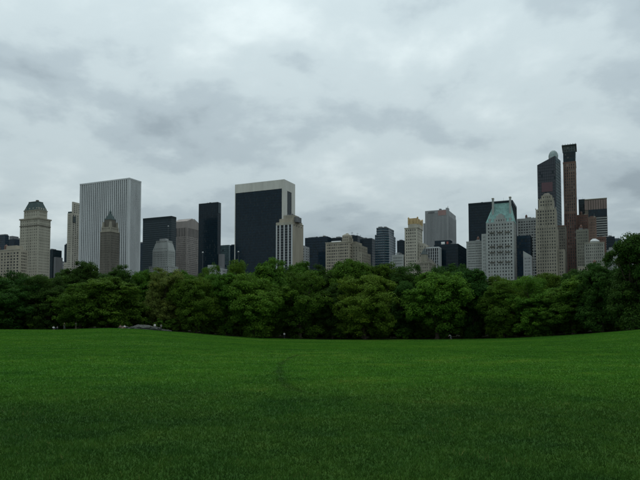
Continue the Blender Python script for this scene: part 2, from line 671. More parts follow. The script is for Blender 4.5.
        for z in zlist:
            o = link(name, me, s.root)
            o.location = (0, 0, z)

    def cornice(s, m, x0, x1, y0, y1, z, th=1.2, out=0.9, name="cornice"):
        mb = MB().box(x0 - out, x1 + out, y0 - out, y1 + out, z - th, z + 0.15)
        return mb.build(name, m, s.root)

    def tank(s, x, y, z, r=2.2, h=4.5):
        mb = MB().lathe(x, y, [(r, z + 2), (r * 0.96, z + 2 + h), (0.15, z + 3.8 + h)], 10)
        for sx in (-1, 1):
            for sy in (-1, 1):
                mb.box(x + sx * r * 0.6 - .15, x + sx * r * 0.6 + .15, y + sy * r * 0.6 - .15, y + sy * r * 0.6 + .15, z - .1, z + 2.05)
        return mb.build("water_tank", BROWN, s.root)

    def clutter(s, x0, x1, y0, y1, z):
        r = random.Random(int(abs(x0) * 100 + z * 10))
        w, dp = x1 - x0, min(y1 - y0, 24)
        for _ in range(r.choice((2, 3, 4))):
            u, v = x0 + w * r.uniform(.1, .8), y0 + 1 + dp * r.uniform(.05, .5)
            bw, bd, bh = r.uniform(1.5, 4), r.uniform(1.5, 4), r.uniform(.7, 2.2)
            MB().box(u, u + bw, v, v + bd, z - .05, z + bh).build("roof_plant", r.choice((GREY, GREYD, STONE)), s.root)
        if r.random() < .5 and w > 12 and s.win:
            s.tank(x0 + w * r.uniform(.2, .8), y0 + 5, z - .05, 1.5, 2.6)
        u = x0 + w * r.uniform(.2, .8)
        MB().tube([(u, y0 + 3, z - .05), (u, y0 + 3, z + r.uniform(2.5, 5.5))], [.12, .07], 5).build("roof_mast", GREY, s.root)
        rl = MB()
        for k in range(int(w / 2.4) + 1):
            rl.box(x0 + .3 + k * 2.4, x0 + .36 + k * 2.4, y0 + .5, y0 + .56, z - .02, z + 1.0)
        rl.box(x0 + .3, x1 - .3, y0 + .49, y0 + .57, z + .95, z + 1.03)
        rl.build("roof_railing", GREYD, s.root)

    def done(s):
        lab = s.root["label"]
        if s.flat and any(k in lab for k in ("block", "apartment house", "glass tower", "hotel tower with white", "brick tower in front", "beige hotel")) and not any(
                k in lab for k in ("turret", "stepped block", "chamfered", "slanted", "pitched roof", "rock")):
            s.clutter(*s.flat)
        s.win.sort(key=lambda w: -w[3] * w[4] * (1 if w[0] == "N" else 0.6))
        cache = {}
        for face, u, z, w, h, pl, m, own in s.win[:300]:
            key = (round(w, 3), round(h, 3), m.name)
            if key not in cache:
                me = MB().box(-w / 2, w / 2, -0.05, 0.02, -h / 2, h / 2).mesh("window")
                me.materials.append(m)
                cache[key] = me
            o = link("window", cache[key], own)
            if face == "N":
                o.location = (u, pl, z)
            else:
                o.location = (pl, u, z)
                o.rotation_euler = (0, 0, math.pi / 2)
        rest = {}
        for face, u, z, w, h, pl, m, own in s.win[300:]:
            mb = rest.setdefault(m.name, (MB(), m))[0]
            if face == "N":
                mb.box(u - w / 2, u + w / 2, pl - 0.05, pl + 0.02, z - h / 2, z + h / 2)
            else:
                mb.box(pl - 0.02, pl + 0.05, u - w / 2, u + w / 2, z - h / 2, z + h / 2)
        for mb, m in rest.values():
            mb.build("windows", m, s.root, "stuff")


def curtain(B, core, mull, x0, x1, y0, y1, z0, z1, px_, pz, wv=0.22, wh=0.5, proud=0.14, name="wall", z_lo=40, tops=None):
    """glass block with a real grid of mullions and transoms on its two seen fronts"""
    mb = MB()
    if tops:
        mb.prism([(x0, y0), (x1, y0), (x1, y1), (x0, y1)], z0, z1, tops)
    else:
        mb.box(x0, x1, y0, y1, z0, z1)
    o = mb.build(name, core, B.root)
    B.flat = B.flat or (None if tops else (x0, x1, y0, y1, z1))
    zt = (lambda f: z1) if not tops else None
    g = MB()
    nx = max(2, round((x1 - x0) / px_))
    for i in range(nx + 1):
        f = i / nx
        u = x0 + (x1 - x0) * f
        u = min(max(u, x0 + wv / 2 + .01), x1 - wv / 2 - .01)
        top = z1 if not tops else tops[0] + (tops[1] - tops[0]) * f
        g.box(u - wv / 2, u + wv / 2, y0 - proud, y0 + .01, z_lo, top - 0.05)
    ny = max(2, round((y1 - y0) / px_))
    for i in range(ny + 1):
        f = i / ny
        u = y0 + (y1 - y0) * f
        u = min(max(u, y0 + wv / 2 + .01), y1 - wv / 2 - .01)
        top = z1 if not tops else tops[1] + (tops[2] - tops[1]) * f
        g.box(x1 - .01, x1 + proud, u - wv / 2, u + wv / 2, z_lo, top - 0.05)
    g.build("mullions", mull, o, "stuff")
    zmax = z1 if not tops else min(tops)
    for pane_m, share in ((BLIND, .09),):
        q = MB()
        for fx in range(nx):
            for k in range(int((zmax - z_lo - pz) / pz)):
                if random.random() < share:
                    q.box(x0 + (x1 - x0) * fx / nx + .06, x0 + (x1 - x0) * (fx + 1) / nx - .06, y0 - .04, y0 + .01, z_lo + k * pz + wh, z_lo + (k + 1) * pz)
        if q.v:
            q.build("blinds", pane_m, o, "stuff")
    h = MB()
    k = 0
    while z_lo + k * pz + wh < zmax:
        z = z_lo + k * pz
        h.box(x0 + .02, x1 + proud * .6, y0 - proud * .6, y0 + .012, z, z + wh)
        h.box(x1 - .012, x1 + proud * .6, y0 + .014, y1 - .02, z + .003, z + wh - .003)
        k += 1
    h.build("transoms", mull, o, "stuff")
    return o


def city():
    # ---- beige apartment block by the Fifth Avenue end
    B = Bld("apartment_house", "low beige brick apartment house with large dark windows in front of the mansard-roofed tower", -24, 20, 28, 249.5, 470)
    B.tier(BEIGE, -B.a, 0, 0, B.b, 0, B.H, 14, 4, 3.3, 0.55, 0.55, zwin=28)
    x0, x1 = B.u(4, 249), B.u(14, 249)
    B.box("penthouse", BEIGE, x0, x1, 3, 12, B.H, B.z(244.5))
    B.box("parapet", STONE, -B.a - .3, .3, -.3, .4, B.H, B.H + 1.0)
    B.tank(B.u(0, 249), 8, B.H)
    B.done()
    # ---- dark towers at the very left
    B = Bld("office_tower", "dark blue-grey office tower with a rounded top behind the beige apartment house", -18, 5, 9, 235, 760)
    curtain(B, NAVYG, STEEL, -B.a, 0, 0, B.b, 0, B.H, 3, 3.8)
    MB().prism([(-B.a + 3, 2), (-1, 2), (-1, B.b - 1), (-B.a + 3, B.b - 1)], B.H - .01, B.H + 2).build("roof_step", GREYD, B.root)
    MB().lathe(-B.a / 2, B.b / 2, [(min(B.a, B.b) * .42, B.H + 2), (min(B.a, B.b) * .36, B.H + 4.2), (2, B.H + 5.2)], 20).build("roof_drum", GREYD, B.root)
    B.done()
    B = Bld("office_tower", "slim dark stepped tower just left of the mansard-roofed hotel tower", 8, 14.5, 17, 239, 830, b=24)
    curtain(B, NAVYG, DARKM, -B.a, 0, 0, B.b, 0, B.H, 3, 3.8)
    B.box("upper_stage", GREYD, -B.a + 1, -B.a * .45, 2, 16, B.H, B.z(235.5))
    B.box("penthouse", GREYD, -B.a * .45, -2, 4, 18, B.H, B.z(237.3))
    B.done()
    # ---- hotel tower with mansard roof
    B = Bld("hotel_tower", "tall cream stone hotel tower with a dark slate mansard roof", 20.2, 38.5, 50.8, 217.5, 530)
    zc1, zc2 = B.z(225), B.z(217.5)
    B.tier(STONE, -B.a, 0, 0, B.b, 0, B.H - .6, 9, 8, 3.5, 0.30, 0.5, zwin=36, top=1.5)
    B.cornice(TANBR, -B.a, 0, 0, B.b, zc2, 1.4, 0.9)
    MB().box(-B.a - .5, .5, -.5, B.b, zc1 - .5, zc1 + .5).build("string_course", OLDBR, B.root)
    x0, x1 = -B.a + B.a * .14, -B.a * .09
    y0, y1 = B.b * .09, B.b * .84
    z1 = B.z(209)
    B.tier(STONE, x0, x1, y0, y1, B.H, z1, 6, 6, 3.6, 0.3, 0.55, top=.8)
    B.cornice(TANBR, x0, x1, y0, y1, z1, .8, .5)
    z2 = B.z(200.3)
    ix, iy = (x1 - x0) * .2, (y1 - y0) * .2
    MB().frustum((x0, x1, y0, y1), z1 + .15, (x0 + ix, x1 - ix, y0 + iy, y1 - iy), z2).build("mansard_roof", COPPERD, B.root)
    # dormers
    for k in range(4):
        u = x0 + (x1 - x0) * (k + .5) / 4
        MB().prism([(u - .9, y0 + .4), (u + .9, y0 + .4), (u + .9, y0 + 3.0), (u - .9, y0 + 3.0)], z1 + .2, z1 + 3).build("dormer", STONE, B.root)
        v = y0 + (y1 - y0) * (k + .5) / 4
        MB().prism([(x1 - 3.0, v - .9), (x1 - .4, v - .9), (x1 - .4, v + .9), (x1 - 3.0, v + .9)], z1 + .2, z1 + 3).build("dormer", STONE, B.root)
    B.box("chimney", OLDBR, x1 - ix - 3.4, x1 - ix - .8, y0 + iy + .6, y0 + iy + 3.2, z2 - 3, z2 + 2.2)
    MB().box(x0 + ix - .3, x1 - ix + .3, y0 + iy - .3, y1 - iy + .3, z2 - .25, z2 + .5).build("roof_crest", SLATE, B.root)
    # wing
    B.tier(STONE, -B.a - 10, -B.a, 4, B.b - 4, 0, B.z(258), 3, 0, 3.5, .35, .5, zwin=36, name="wing")
    B.done()
    # ---- dark tower right of it
    B = Bld("office_tower", "dark narrow stepped tower peeking out right of the mansard-roofed hotel tower", 43, 53, 55, 249.5, 800, b=20)
    curtain(B, TEALG, DARKM, -B.a, 0, 0, B.b, 0, B.H, 2.6, 3.8)
    B.box("lower_stage", GREYD, 0, 5, 2, 18, 0, B.z(257))
    B.box("penthouse", GREYD, -9, -5, 2, 12, B.H, B.H + 2)
    B.done()
    # ---- slim cream tower left of the white slab
    B = Bld("residential_tower", "slim cream stepped tower partly behind the broad white-ribbed slab", 67.6, 72, 80, 213, 790)
    B.tier(CREAM, -B.a, 0, 0, B.b + 8, 0, B.H, 3, 5, 3.4, 0.45, 0.6, zwin=60)
    B.tier(CREAM, -B.a * .25, 0, 2, B.b + 6, B.H, B.z(201.5), 0, 4, 3.4, .4, .6, top=3, name="upper_wall")
    B.box("terrace_screen", COPPERD, -B.a, -B.a * .3, .8, 7, B.H, B.H + 3.2)
    B.box("terrace_screen", SLATE, .05, 1.2, 2, 8, B.z(222), B.z(216))
    B.tier(CREAM, -B.a - 9, -B.a, 2, 22, 0, B.z(262), 3, 0, 3.4, .5, .5, zwin=60, name="lower_wing")
    B.done()
    B = Bld("office_tower", "thin dark sliver of a tower left of the slim cream tower", 64.5, 67, 70, 244.5, 930, b=18)
    curtain(B, TEALG, DARKM, -B.a, 0, 0, B.b, 0, B.H, 2.2, 3.8)
    B.box("penthouse", GREYD, -B.a + 1, -1, 2, 12, B.H, B.H + 2.5)
    B.done()
    B = Bld("office_block", "low dark block far off between the hotel tower and the slim cream tower", 55, 61.5, 65, 263, 880, b=20)
    B.tier(GREY, -B.a, 0, 0, B.b, 0, B.H, 4, 2, 3.8, .6, .5, zwin=60)
    B.box("penthouse", GREYD, -6, -2, 2, 8, B.H, B.H + 4)
    B.done()
    # ---- broad white-ribbed slab
    B = Bld("office_slab", "broad office slab with close-set white vertical marble ribs over dark glass", 80, 129.5, 141.4, 177.8, 720)
    a, b, H = B.a, B.b, B.H
    B.box("glass_wall", mat("grey_glass", (0.055, 0.065, 0.075), rough=.2, spec=.4), -a + .4, -.9, .9, b, 0, H - 2.1)
    B.stripes("pier", WHITE, "N", -a, -.0, .9, 30, H - 2.0, 26, 0.56, 0.9)
    B.stripes("pier", WHITE, "W", .9, b, -.9, 30, H - 2.0, 9, 0.56, 0.9)
    MB().box(-a, 0, 0, b, H - 2.0, H).build("attic_band", WHITE, B.root)
    B.stripes("attic_rib", WHITE, "N", -a + .05, -.05, 0, H - 1.9, H + .3, 52, 0.45, 0.35)
    B.stripes("attic_rib", WHITE, "W", .4, b - .05, 0, H - 1.9, H + .3, 18, 0.45, 0.35)
    hz = MB()
    z = 45
    while z < H - 3.5:
        hz.box(-a + .5, -.85, .72, .95, z, z + 1.2)
        hz.box(-.95, -.72, 1.0, b, z, z + 1.2)
        z += 3.9
    hz.build("spandrels", GREYD, B.root, "stuff")
    B.box("roof_plant", GREY, -a * .48, -a * .36, 8, 16, H, H + 2.2)
    B.box("roof_plant", GREY, -a * .3, -a * .1, 12, 22, H, H + 1.2)
    B.done()
    # ---- brick tower with spire in front of the slab
    B = Bld("hotel_tower", "weathered brick hotel tower with a green pointed spire in front of the white-ribbed slab", 100.4, 110.5, 119.6, 231, 655)
    a, b, H = B.a, B.b, B.H
    B.tier(OLDBR, -a, 0, 0, b, 0, H, 6, 6, 3.4, .32, .5, zwin=45, top=5)
    B.cornice(TANBR, -a, 0, 0, b, H, 1.0, .7)
    z1 = B.z(226.5)
    B.tier(TANBR, -a + .8, -.8, .8, b - .8, H + .15, z1, 5, 5, 3.2, .35, .6, zwin=45, top=.6, name="crown_wall")
    z2 = B.z(221)
    for (fx, fy) in ((0.02, 0.02), (0.02, .78), (.78, 0.02), (.78, .78)):
        cx0, cy0 = -a + .8 + fx * (a - 1.6), .8 + fy * (b - 1.6)
        w = .2 * (a - 1.6)
        MB().frustum((cx0, cx0 + w, cy0, cy0 + w), z1, (cx0 + w * .2, cx0 + w * .8, cy0 + w * .2, cy0 + w * .8), z2).build("corner_turret", TANBR, B.root)
    mx, my = -a / 2, b / 2
    z3 = B.z(218.5)
    B.box("lantern_wall", OLDBR, -a + a * .22, -a * .22, b * .22, b * .78, z1, z3)
    z4, z5, z6 = B.z(212.5), B.z(210), B.z(201.5)
    MB().frustum((-a + a * .2, -a * .2, b * .2, b * .8), z3, (mx - 1.6, mx + 1.6, my - 1.6, my + 1.6), z4).build("copper_roof", COPPERD, B.root)
    MB().lathe(mx, my, [(1.6, z4 - .3), (1.5, z5), (.9, z5 + .4), (.45, z5 + 3), (.12, z6)], 8).build("spire", COPPERD, B.root)
    B.done()
    # ---- dark teal glass slab
    B = Bld("office_tower", "dark teal glass tower with horizontal bands behind the white stepped block", 143, 171.5, 173.2, 216, 880)
    a, b, H = B.a, B.b, B.H
    b = max(b, 14)
    B.box("glass_wall", TEALG, -a, 0, 0, b, 0, H)
    B.bands("spandrel", STEEL, -a, 0, 0, b, [60 + 3.9 * k for k in range(int((H - 66) / 3.9))], 1.3, .12)
    B.box("roof_band", DARKM, -a - .1, .15, -.15, b + .1, H - 4.5, H + .2)
    B.done()
    B = Bld("office_block", "low dark block in the gap right of the white-ribbed slab", 136, 146, 148, 243, 1000, b=20)
    curtain(B, NAVYG, STEEL, -B.a, 0, 0, B.b, 0, B.H, 3, 3.8)
    B.box("penthouse", GREYD, -B.a + 2, -3, 2, 12, B.H, B.H + 3)
    B.done()
    # ---- white stepped block
    B = Bld("stepped_block", "white stone stepped block with chamfered shoulders below the dark teal tower", 152.6, 168, 175.2, 250, 790)
    a, b, H = B.a, B.b, B.H
    B.tier(PALE, -a, 0, 0, b, 0, H, 9, 7, 3.5, .36, .5, zwin=50, top=1.2)
    z1 = B.z(242.5)
    MB().frustum((-a, 0, 0, b), H, (-a * .86, -a * .1, b * .1, b * .9), z1).build("shoulder", PALE, B.root)
    nb = 8
    for k in range(nb):
        u = -a * .92 + (a * .84) * (k + .5) / nb
        MB().box(u - .7, u + .7, b * .018, b * .05, H + .8, H + 3.4).build("dormer", W_MD, B.root)
    z2 = B.z(239.9)
    B.tier(PALE, -a * .84, -a * .12, b * .13, b * .86, z1, z2, 6, 5, 3.0, .35, .5, zwin=50, top=.4, name="attic_wall")
    B.box("penthouse", GREY, -a * .7, -a * .3, b * .3, b * .7, z2, B.z(237.6))
    z3 = B.z(266)
    B.tier(PALE, -a - 4.5, 4.0, -3, b + 3, 0, z3, 11, 8, 3.5, .38, .5, zwin=40, top=1, name="base_wall")
    B.cornice(PALE, -a - 4.5, 4.0, -3, b + 3, z3, .7, .4)
    B.done()
    # ---- pink granite tower with gabled top
    B = Bld("office_tower", "pinkish granite tower with a pitched gabled roof and notched pediment", 172.6, 187, 200, 221, 960)
    a, b, H = B.a, B.b, B.H
    b = min(b, 60)
    zt0, zt1 = B.z(236), B.z(227.5)
    B.tier(PINK, -a, 0, 0, b, 0, zt0 - .5, 11, 11, 3.8, .52, .5, zwin=60, top=.6)
    B.box("attic_core", W_DK, -a + .6, -.6, .6, b, zt0 - .5, zt1)
    B.stripes("attic_pier", PINK, "N", -a, 0, .6, zt0 - .49, zt1, 9, .48, .6)
    B.stripes("attic_pier", PINK, "W", .6, b, -.6, zt0 - .49, zt1, 9, .48, .6)
    B.box("attic_wall", PINK, -a, 0, 0, b, zt1, H)
    zr = H + 8.5
    my = b * .5
    # gable roof, ridge along x, with a round notch at the ridge
    prof = [(0, H), (my * .82, zr - 1.2)]
    for k in range(9):
        an = math.pi - math.pi * k / 8 * 1.0
        prof.append((my + .16 * my * math.cos(an), zr - .6 - .16 * my * math.sin(an)))
    prof += [(b - my * .82, zr - 1.2), (b, H)]
    n = len(prof)
    pts = [(-a, p[0], p[1]) for p in prof] + [(0, p[0], p[1]) for p in prof]
    fs = [tuple(range(n)), tuple(reversed(range(n, 2 * n)))] + [(i, n + i, n + i + 1, i + 1) for i in range(n - 1)]
    MB().poly(pts, fs).build("gable_roof", PINK, B.root)
    B.done()
    # ---- black glass tower
    B = Bld("office_tower", "tall plain black glass tower right of the pink gabled tower", 198.8, 217.8, 221, 202.2, 905)
    a, b, H = B.a, B.b, B.H
    curtain(B, BLACKG, DARKM, -a, 0, 0, b, 0, H, 1.9, 3.7, wv=.3)
    B.box("roof_rim", DARKM, -a - .1, .2, -.2, b + .1, H - .6, H + .3)
    B.box("corner_bay", STEEL, .16, .5, 1.2, b - 1, B.z(213), H - .7)
    B.box("lower_wing", GREYD, .3, 9, 3, b, 0, B.z(254))
    B.done()
    B = Bld("office_tower", "short pale green glass tower beside the black glass tower", 216, 229, 231, 245.3, 1000, b=22)
    curtain(B, GREENG, STEEL, -B.a, 0, 0, B.b, 0, B.H, 3, 3.8, wh=.9)
    B.box("roof_rim", STEEL, -B.a, .2, -.2, B.b, B.H, B.H + .8)
    B.done()
    B = Bld("office_tower", "narrow dark tower between the pale green tower and the travertine-framed slab", 230.2, 234.3, 237, 245, 960, b=18)
    curtain(B, NAVYG, STEEL, -B.a, 0, 0, B.b, 0, B.H, 2.2, 3.8)
    B.box("penthouse", GREYD, -B.a + 1, -1, 2, 10, B.H, B.H + 1.5)
    B.done()
    B = Bld("low_block", "low grey block with a pale flat roof edge just above the treetops", 205, 222, 227, 268.8, 640)
    B.tier(GREY, -B.a, 0, 0, B.b, 0, B.H, 8, 3, 3.2, .5, .45, zwin=30, top=1.4)
    B.cornice(WHITE, -B.a, 0, 0, B.b, B.H, .6, .4)
    B.box("penthouse", GREY, -B.a * .95, -B.a * .6, 4, 10, B.H, B.z(264))
    B.box("penthouse", GREYD, -B.a * .4, -B.a * .2, 4, 10, B.H, B.z(266))
    B.done()
    # ---- travertine-framed black slab
    B = Bld("office_slab", "huge black glass slab in a white travertine frame", 235, 284.3, 295.2, 179.2, 770)
    a, b, H = B.a, B.b, B.H
    zg = B.z(188.2)
    wL, wR = 1.1, a + B.u(281.9, 185)     # frame widths at the two ends of the front
    wR = -B.u(281.9, 185)
    B.box("core", TRAV, -a, -.8, .8, b, 0, H - .02)
    MB().box(-a, 0, 0, .8, zg, H).build("attic_band", TRAV, B.root)
    MB().box(-a, -a + wL, 0, .8, 0, zg).build("edge_pier", TRAV, B.root)
    MB().box(-wR, 0, 0, .8, 0, zg).build("edge_pier", TRAV, B.root)
    x0, x1 = -a + wL, -wR
    gw = MB().box(x0, x1, .25, .8, 0, zg).build("glass_wall", BLACKG, B.root)
    g = MB()
    nx = 46
    for i in range(1, nx):
        u = x0 + (x1 - x0) * i / nx
        g.box(u - .09, u + .09, .12, .26, 30, zg)
    g.build("mullions", DARKM, gw, "stuff")
    for pane_m, share in ((BLIND, .08),):
        q = MB()
        for i in range(nx):
            for k in range(int((zg - 34) / 3.9)):
                if random.random() < share:
                    q.box(x0 + (x1 - x0) * i / nx + .1, x0 + (x1 - x0) * (i + 1) / nx - .1, .21, .26, 30.7 + 3.9 * k, 33.9 + 3.9 * k)
        q.build("blinds", pane_m, gw, "stuff")
    g = MB()
    z = 30
    while z < zg - 1:
        g.box(x0 + .01, x1 - .01, .17, .262, z, z + .7)
        z += 3.9
    g.build("transoms", NAVYG, gw, "stuff")
    # west flank: travertine with a tall dark slot
    def wv(x):
        t, _ = ray(x, 200)
        return (t * B.cy - B.cx) / (SG - t * CG)
    v0, v1 = wv(287.2), wv(291.6)
    MB().box(-.8, 0, .8, v0, 0, H).build("flank_pier", TRAV, B.root)
    MB().box(-.8, 0, v1, b, 0, H).build("flank_pier", TRAV, B.root)
    MB().box(-.8, 0, v0, v1, B.z(189.5), H).build("flank_lintel", TRAV, B.root)
    MB().box(-.79, -.45, v0 + .01, v1 - .01, 0, B.z(189.5)).build("flank_glass", TEALG, B.root)
    B.stripes("flank_mullion", DARKM, "W", v0 + .2, v1 - .2, -.45, 40, B.z(189.6), 4, .15, .2)
    B.box("roof_plant", GREYD, -a * .72, -a * .36, 8, 20, H, H + 2.0)
    B.box("roof_plant", GREY, -a * .2, -a * .1, 8, 16, H, H + 1.0)
    B.done()
    # ---- striped hotel in front of it
    B = Bld("hotel_tower", "beige hotel tower with white vertical stripes in front of the black glass slab", 276, 292.4, 303.4, 222, 690)
    a, b, H = B.a, B.b, B.H
    B.box("core", BEIGE, -a + .02, -.02, .7, b, 0, H)
    B.box("glass_wall", W_DK, -a + .1, -.6, .45, .72, 0, H - 3)
    MB().box(-a, 0, 0, .7, H - 3, H + .4).build("front_lintel", STONE, B.root)
    B.stripes("pier", WHITE, "N", -a, 0, .46, 30, H - 3.01, 4, .30, .46)
    B.stripes("thin_pier", DARKM, "N", -a, 0, .46, 30, H - 3.02, 8, .10, .2)
    g = MB()
    z = 32
    while z < H - 5:
        g.box(-a + .1, -.65, .36, .46, z, z + 1.0)
        z += 3.4
    g.build("spandrels", GREYD, B.root, "stuff")
    for k in range(4):
        v = b * (.12 + .22 * k)
        MB().box(-.02, .06, v, v + 2.0, H - 4.2, H - 2.4).build("flank_vent", W_DK, B.root)
    MB().box(-a - .2, .25, .72, b + .2, H, H + .9).build("parapet", BEIGE, B.root)
    z1 = B.z(214.2)
    x0, x1 = B.u(282, 216), B.u(292.3, 216)
    B.tier(TANBR, x0, x1, 4, b * .62, H, z1, 0, 0, name="penthouse")
    B.box("penthouse", BEIGE, x0 - 5.0, x1 - .5, 2, 4, H + .9, B.z(217.8))
    B.box("roof_plant", GREYD, x1, x1 + 4.5, 6, b * .55, H + .9, B.z(216.2))
    B.box("roof_step", BEIGE, x1, -.2, 2, b * .9, H + .9, B.z(219.5))
    B.done()
    # ---- dark blue glass block
    B = Bld("office_block", "dark navy glass block with a flat top right of the striped hotel", 305, 327.5, 331, 236.5, 800)
    curtain(B, NAVYG, DARKM, -B.a, 0, 0, B.b, 0, B.H, 2.4, 3.8)
    B.box("roof_plant", GREYD, -B.a + 3, -B.a * .55, 5, 14, B.H, B.H + 1.2)
    B.box("roof_plant", DARKM, -B.a * .4, -2, 3, 14, B.H, B.H + .9)
    B.done()
    B = Bld("office_block", "grey sliver of a building against the right flank of the striped hotel", 299, 305.2, 307, 246.3, 760, b=14)
    B.tier(GREY, -B.a, 0, 0, B.b, 0, B.H, 3, 2, 3.6, .4, .5, zwin=50)
    B.box("penthouse", GREYD, -B.a + 2, -3, 2, 8, B.H, B.H + 1.6)
    B.done()
    B = Bld("office_block", "dark flat-topped block showing over the roof of the beige stepped apartment house", 326, 341.5, 345, 237.4, 860, b=26)
    curtain(B, BLACKG, DARKM, -B.a, 0, 0, B.b, 0, B.H, 2.4, 3.8)
    B.box("roof_plant", GREY, B.u(335, 236), B.u(339, 236), 4, 12, B.H, B.H + 2.2)
    B.done()
    B = Bld("office_block", "black office block with rooftop antennas left of the blue glass tower", 345, 357.5, 374, 235.3, 850, b=46)
    curtain(B, BLACKG, DARKM, -B.a, 0, 0, B.b, 0, B.H, 2.4, 3.8)
    B.box("roof_plant", GREYD, -B.a * .8, -B.a * .4, 5, 14, B.H, B.H + 2)
    for u, v, h in ((-B.a * .55, 6, 7.5), (-3, 8, 5.5), (-3.5, 22, 4.0)):
        an_ = MB().tube([(u, v, B.H - .1), (u, v, B.H + h)], [.25, .12], 6).build("antenna", GREY, B.root)
        MB().box(u - 1.6, u + 1.6, v - .12, v + .12, B.H + h * .62, B.H + h * .72).build("antenna_bar", GREY, an_)
    B.done()
    B = Bld("office_block", "dark block tucked behind the left side of the blue glass tower", 360, 372, 378, 238.3, 820)
    curtain(B, BLACKG, DARKM, -B.a, 0, 0, B.b, 0, B.H, 2.4, 3.8)
    B.box("roof_plant", GREYD, -9, -2, 4, 10, B.H, B.H + 1)
    B.done()
    # ---- beige stepped apartment house
    B = Bld("apartment_house", "beige apartment house with rows of dark windows and a domed rooftop turret", 325.6, 349.3, 356, 241.3, 690)
    a, b, H = B.a, B.b, B.H
    B.tier(BEIGE, -a, 0, 0, b, 0, H, 12, 5, 3.75, .56, .56, zwin=42, top=1.6)
    B.cornice(STONE, -a, 0, 0, b, H, .7, .5)
    x0, x1 = B.u(342, 236), B.u(349, 236)
    z1 = B.z(235)
    B.tier(BEIGE, x0, x1, .8, 11, H, z1, 3, 3, 3.4, .4, .5, top=.8, name="turret")
    tc_ = MB().frustum((x0, x1, .8, 11), z1, (x0 + 2.2, x1 - 2.2, 3, 8.8), z1 + 1.8).build("turret_cap", TANBR, B.root)
    MB().lathe((x0 + x1) / 2, 5.9, [(2.2, z1 + 1.7), (1.9, z1 + 2.7), (.6, z1 + 3.4)], 12).build("dome", TANBR, tc_)
    B.box("roof_step", BEIGE, x1, -.6, 1.2, 14, H, B.z(237.3))
    B.box("roof_rail", LAMPW, B.u(331.3, 240), B.u(340.6, 240), .8, 1.4, H + .2, H + 1.5)
    B.box("rear_wing", TANBR, -a * .9, x0 - 1, 9, b - 1, H, B.z(239.5))
    B.tier(TANBR, .2, 9, 8, b + 18, 0, B.z(244), 2, 6, 3.6, .35, .5, zwin=42, name="side_wing")
    B.box("side_wing_tower", TANBR, .2, 4.5, 11, b + 10, B.z(244), B.z(240.5))
    B.tier(TANBR, 9, 13.5, 8, b + 18, 0, B.z(251.5), 1, 6, 3.6, .35, .5, zwin=42, name="lower_wing")
    B.done()
    # ---- blue glass tower with chamfer
    B = Bld("residential_tower", "blue-grey glass tower with chamfered shoulders and banded floors", 375, 388, 395.4, 234, 740)
    a, b, H = B.a, B.b, B.H
    def oct_foot(i, c):
        return [(-a + i, i), (-c - i, i), (-i, c + i), (-i, b - i), (-a + i, b - i)]
    MB().prism(oct_foot(0.0, 4), 0, H).build("glass_wall", BLUEG, B.root)
    z1 = B.z(226.8)
    MB().prism(oct_foot(1.6, 6), H, z1).build("upper_glass_wall", BLUEG, B.root)
    for i_, c_, za, zb in ((-.15, 4, 44, H), (1.45, 6, H + .6, z1 - .5)):
        me = MB().prism(oct_foot(i_, c_), 0, 1.35).mesh("floor_band")
        me.materials.append(NAVYG)
        me2 = MB().prism(oct_foot(i_ - .04, c_), 0, .35).mesh("floor_edge")
        me2.materials.append(GREY)
        z = za
        while z < zb - 1.3:
            link("floor_band", me, B.root).location.z = z
            link("floor_edge", me2, B.root).location.z = z + 1.36
            z += 3.3
    B.box("roof_plant", GREYD, -a * .82, -a * .55, 4, 12, z1, z1 + 1.6)
    B.box("roof_plant", GREYD, -a * .4, -a * .22, 4, 12, z1, z1 + 1.2)
    B.stripes("corner_rib", STEEL, "N", -a + .3, -4.4, 0, 44, H, 4, .12, .25)
    B.done()
    B = Bld("office_tower", "small dark tower left of the gold-crowned tower", 397, 403.6, 406, 240.3, 830, b=22)
    curtain(B, BLACKG, DARKM, -B.a, 0, 0, B.b, 0, B.H, 2.2, 3.8)
    B.box("penthouse", GREYD, -7, -3, 2, 8, B.H, B.H + 1.4)
    B.done()
    B = Bld("apartment_house", "low pale apartment house at the left foot of the gold-crowned tower", 392, 403.5, 408, 254.5, 692, b=20)
    B.tier(PALE, -B.a, 0, 0, B.b, 0, B.H, 7, 3, 3.5, .42, .5, zwin=36)
    B.box("penthouse", GREY, -B.a * .7, -B.a * .4, 3, 9, B.H, B.z(252))
    B.done()
    # ---- gold crowned tower
    B = Bld("residential_tower", "pale stone tower with a golden lobed crown", 404.6, 417, 422.6, 227.3, 692)
    a, b, H = B.a, B.b, B.H
    B.tier(CREAM, -a, 0, 0, b, 0, H, 5, 4, 3.7, .42, .52, zwin=40, top=1.2)
    B.cornice(STONE, -a, 0, 0, b, H, .8, .4)
    x0, x1 = B.u(408.2, 222), B.u(417.2, 222)
    z1, z2 = B.z(223.5), B.z(217)
    B.box("crown_base", CREAM, x0 - .6, x1 + .6, 1.2, b - 1.5, H, z1)
    B.box("crown_core", GOLD, x0 + .7, x1 - .7, 2.7, b - 3.2, z1, z2 - .6)
    n = 2
    w = (x1 - x0) / n
    for k in range(n):
        cxk = x0 + w * (k + .5)
        pts = [(-w * .44, 0)] + [(w * .44 * math.cos(math.pi - math.pi * j / 8), (z2 - z1) * .55 + w * .44 * math.sin(math.pi * j / 8)) for j in range(9)] + [(w * .44, 0)]
        m_ = len(pts)
        P = [(cxk + p[0], 1.9, z1 + p[1]) for p in pts] + [(cxk + p[0], 2.9, z1 + p[1]) for p in pts]
        MB().poly(P, [tuple(range(m_)), tuple(reversed(range(m_, 2 * m_)))] + [(i, m_ + i, m_ + (i + 1) % m_, (i + 1) % m_) for i in range(m_)]).build("gilded_lobe", GOLD, B.root)
        vlen = (b - 5)
        wv_ = vlen / n
        cyk = 2.4 + wv_ * (k + .5)
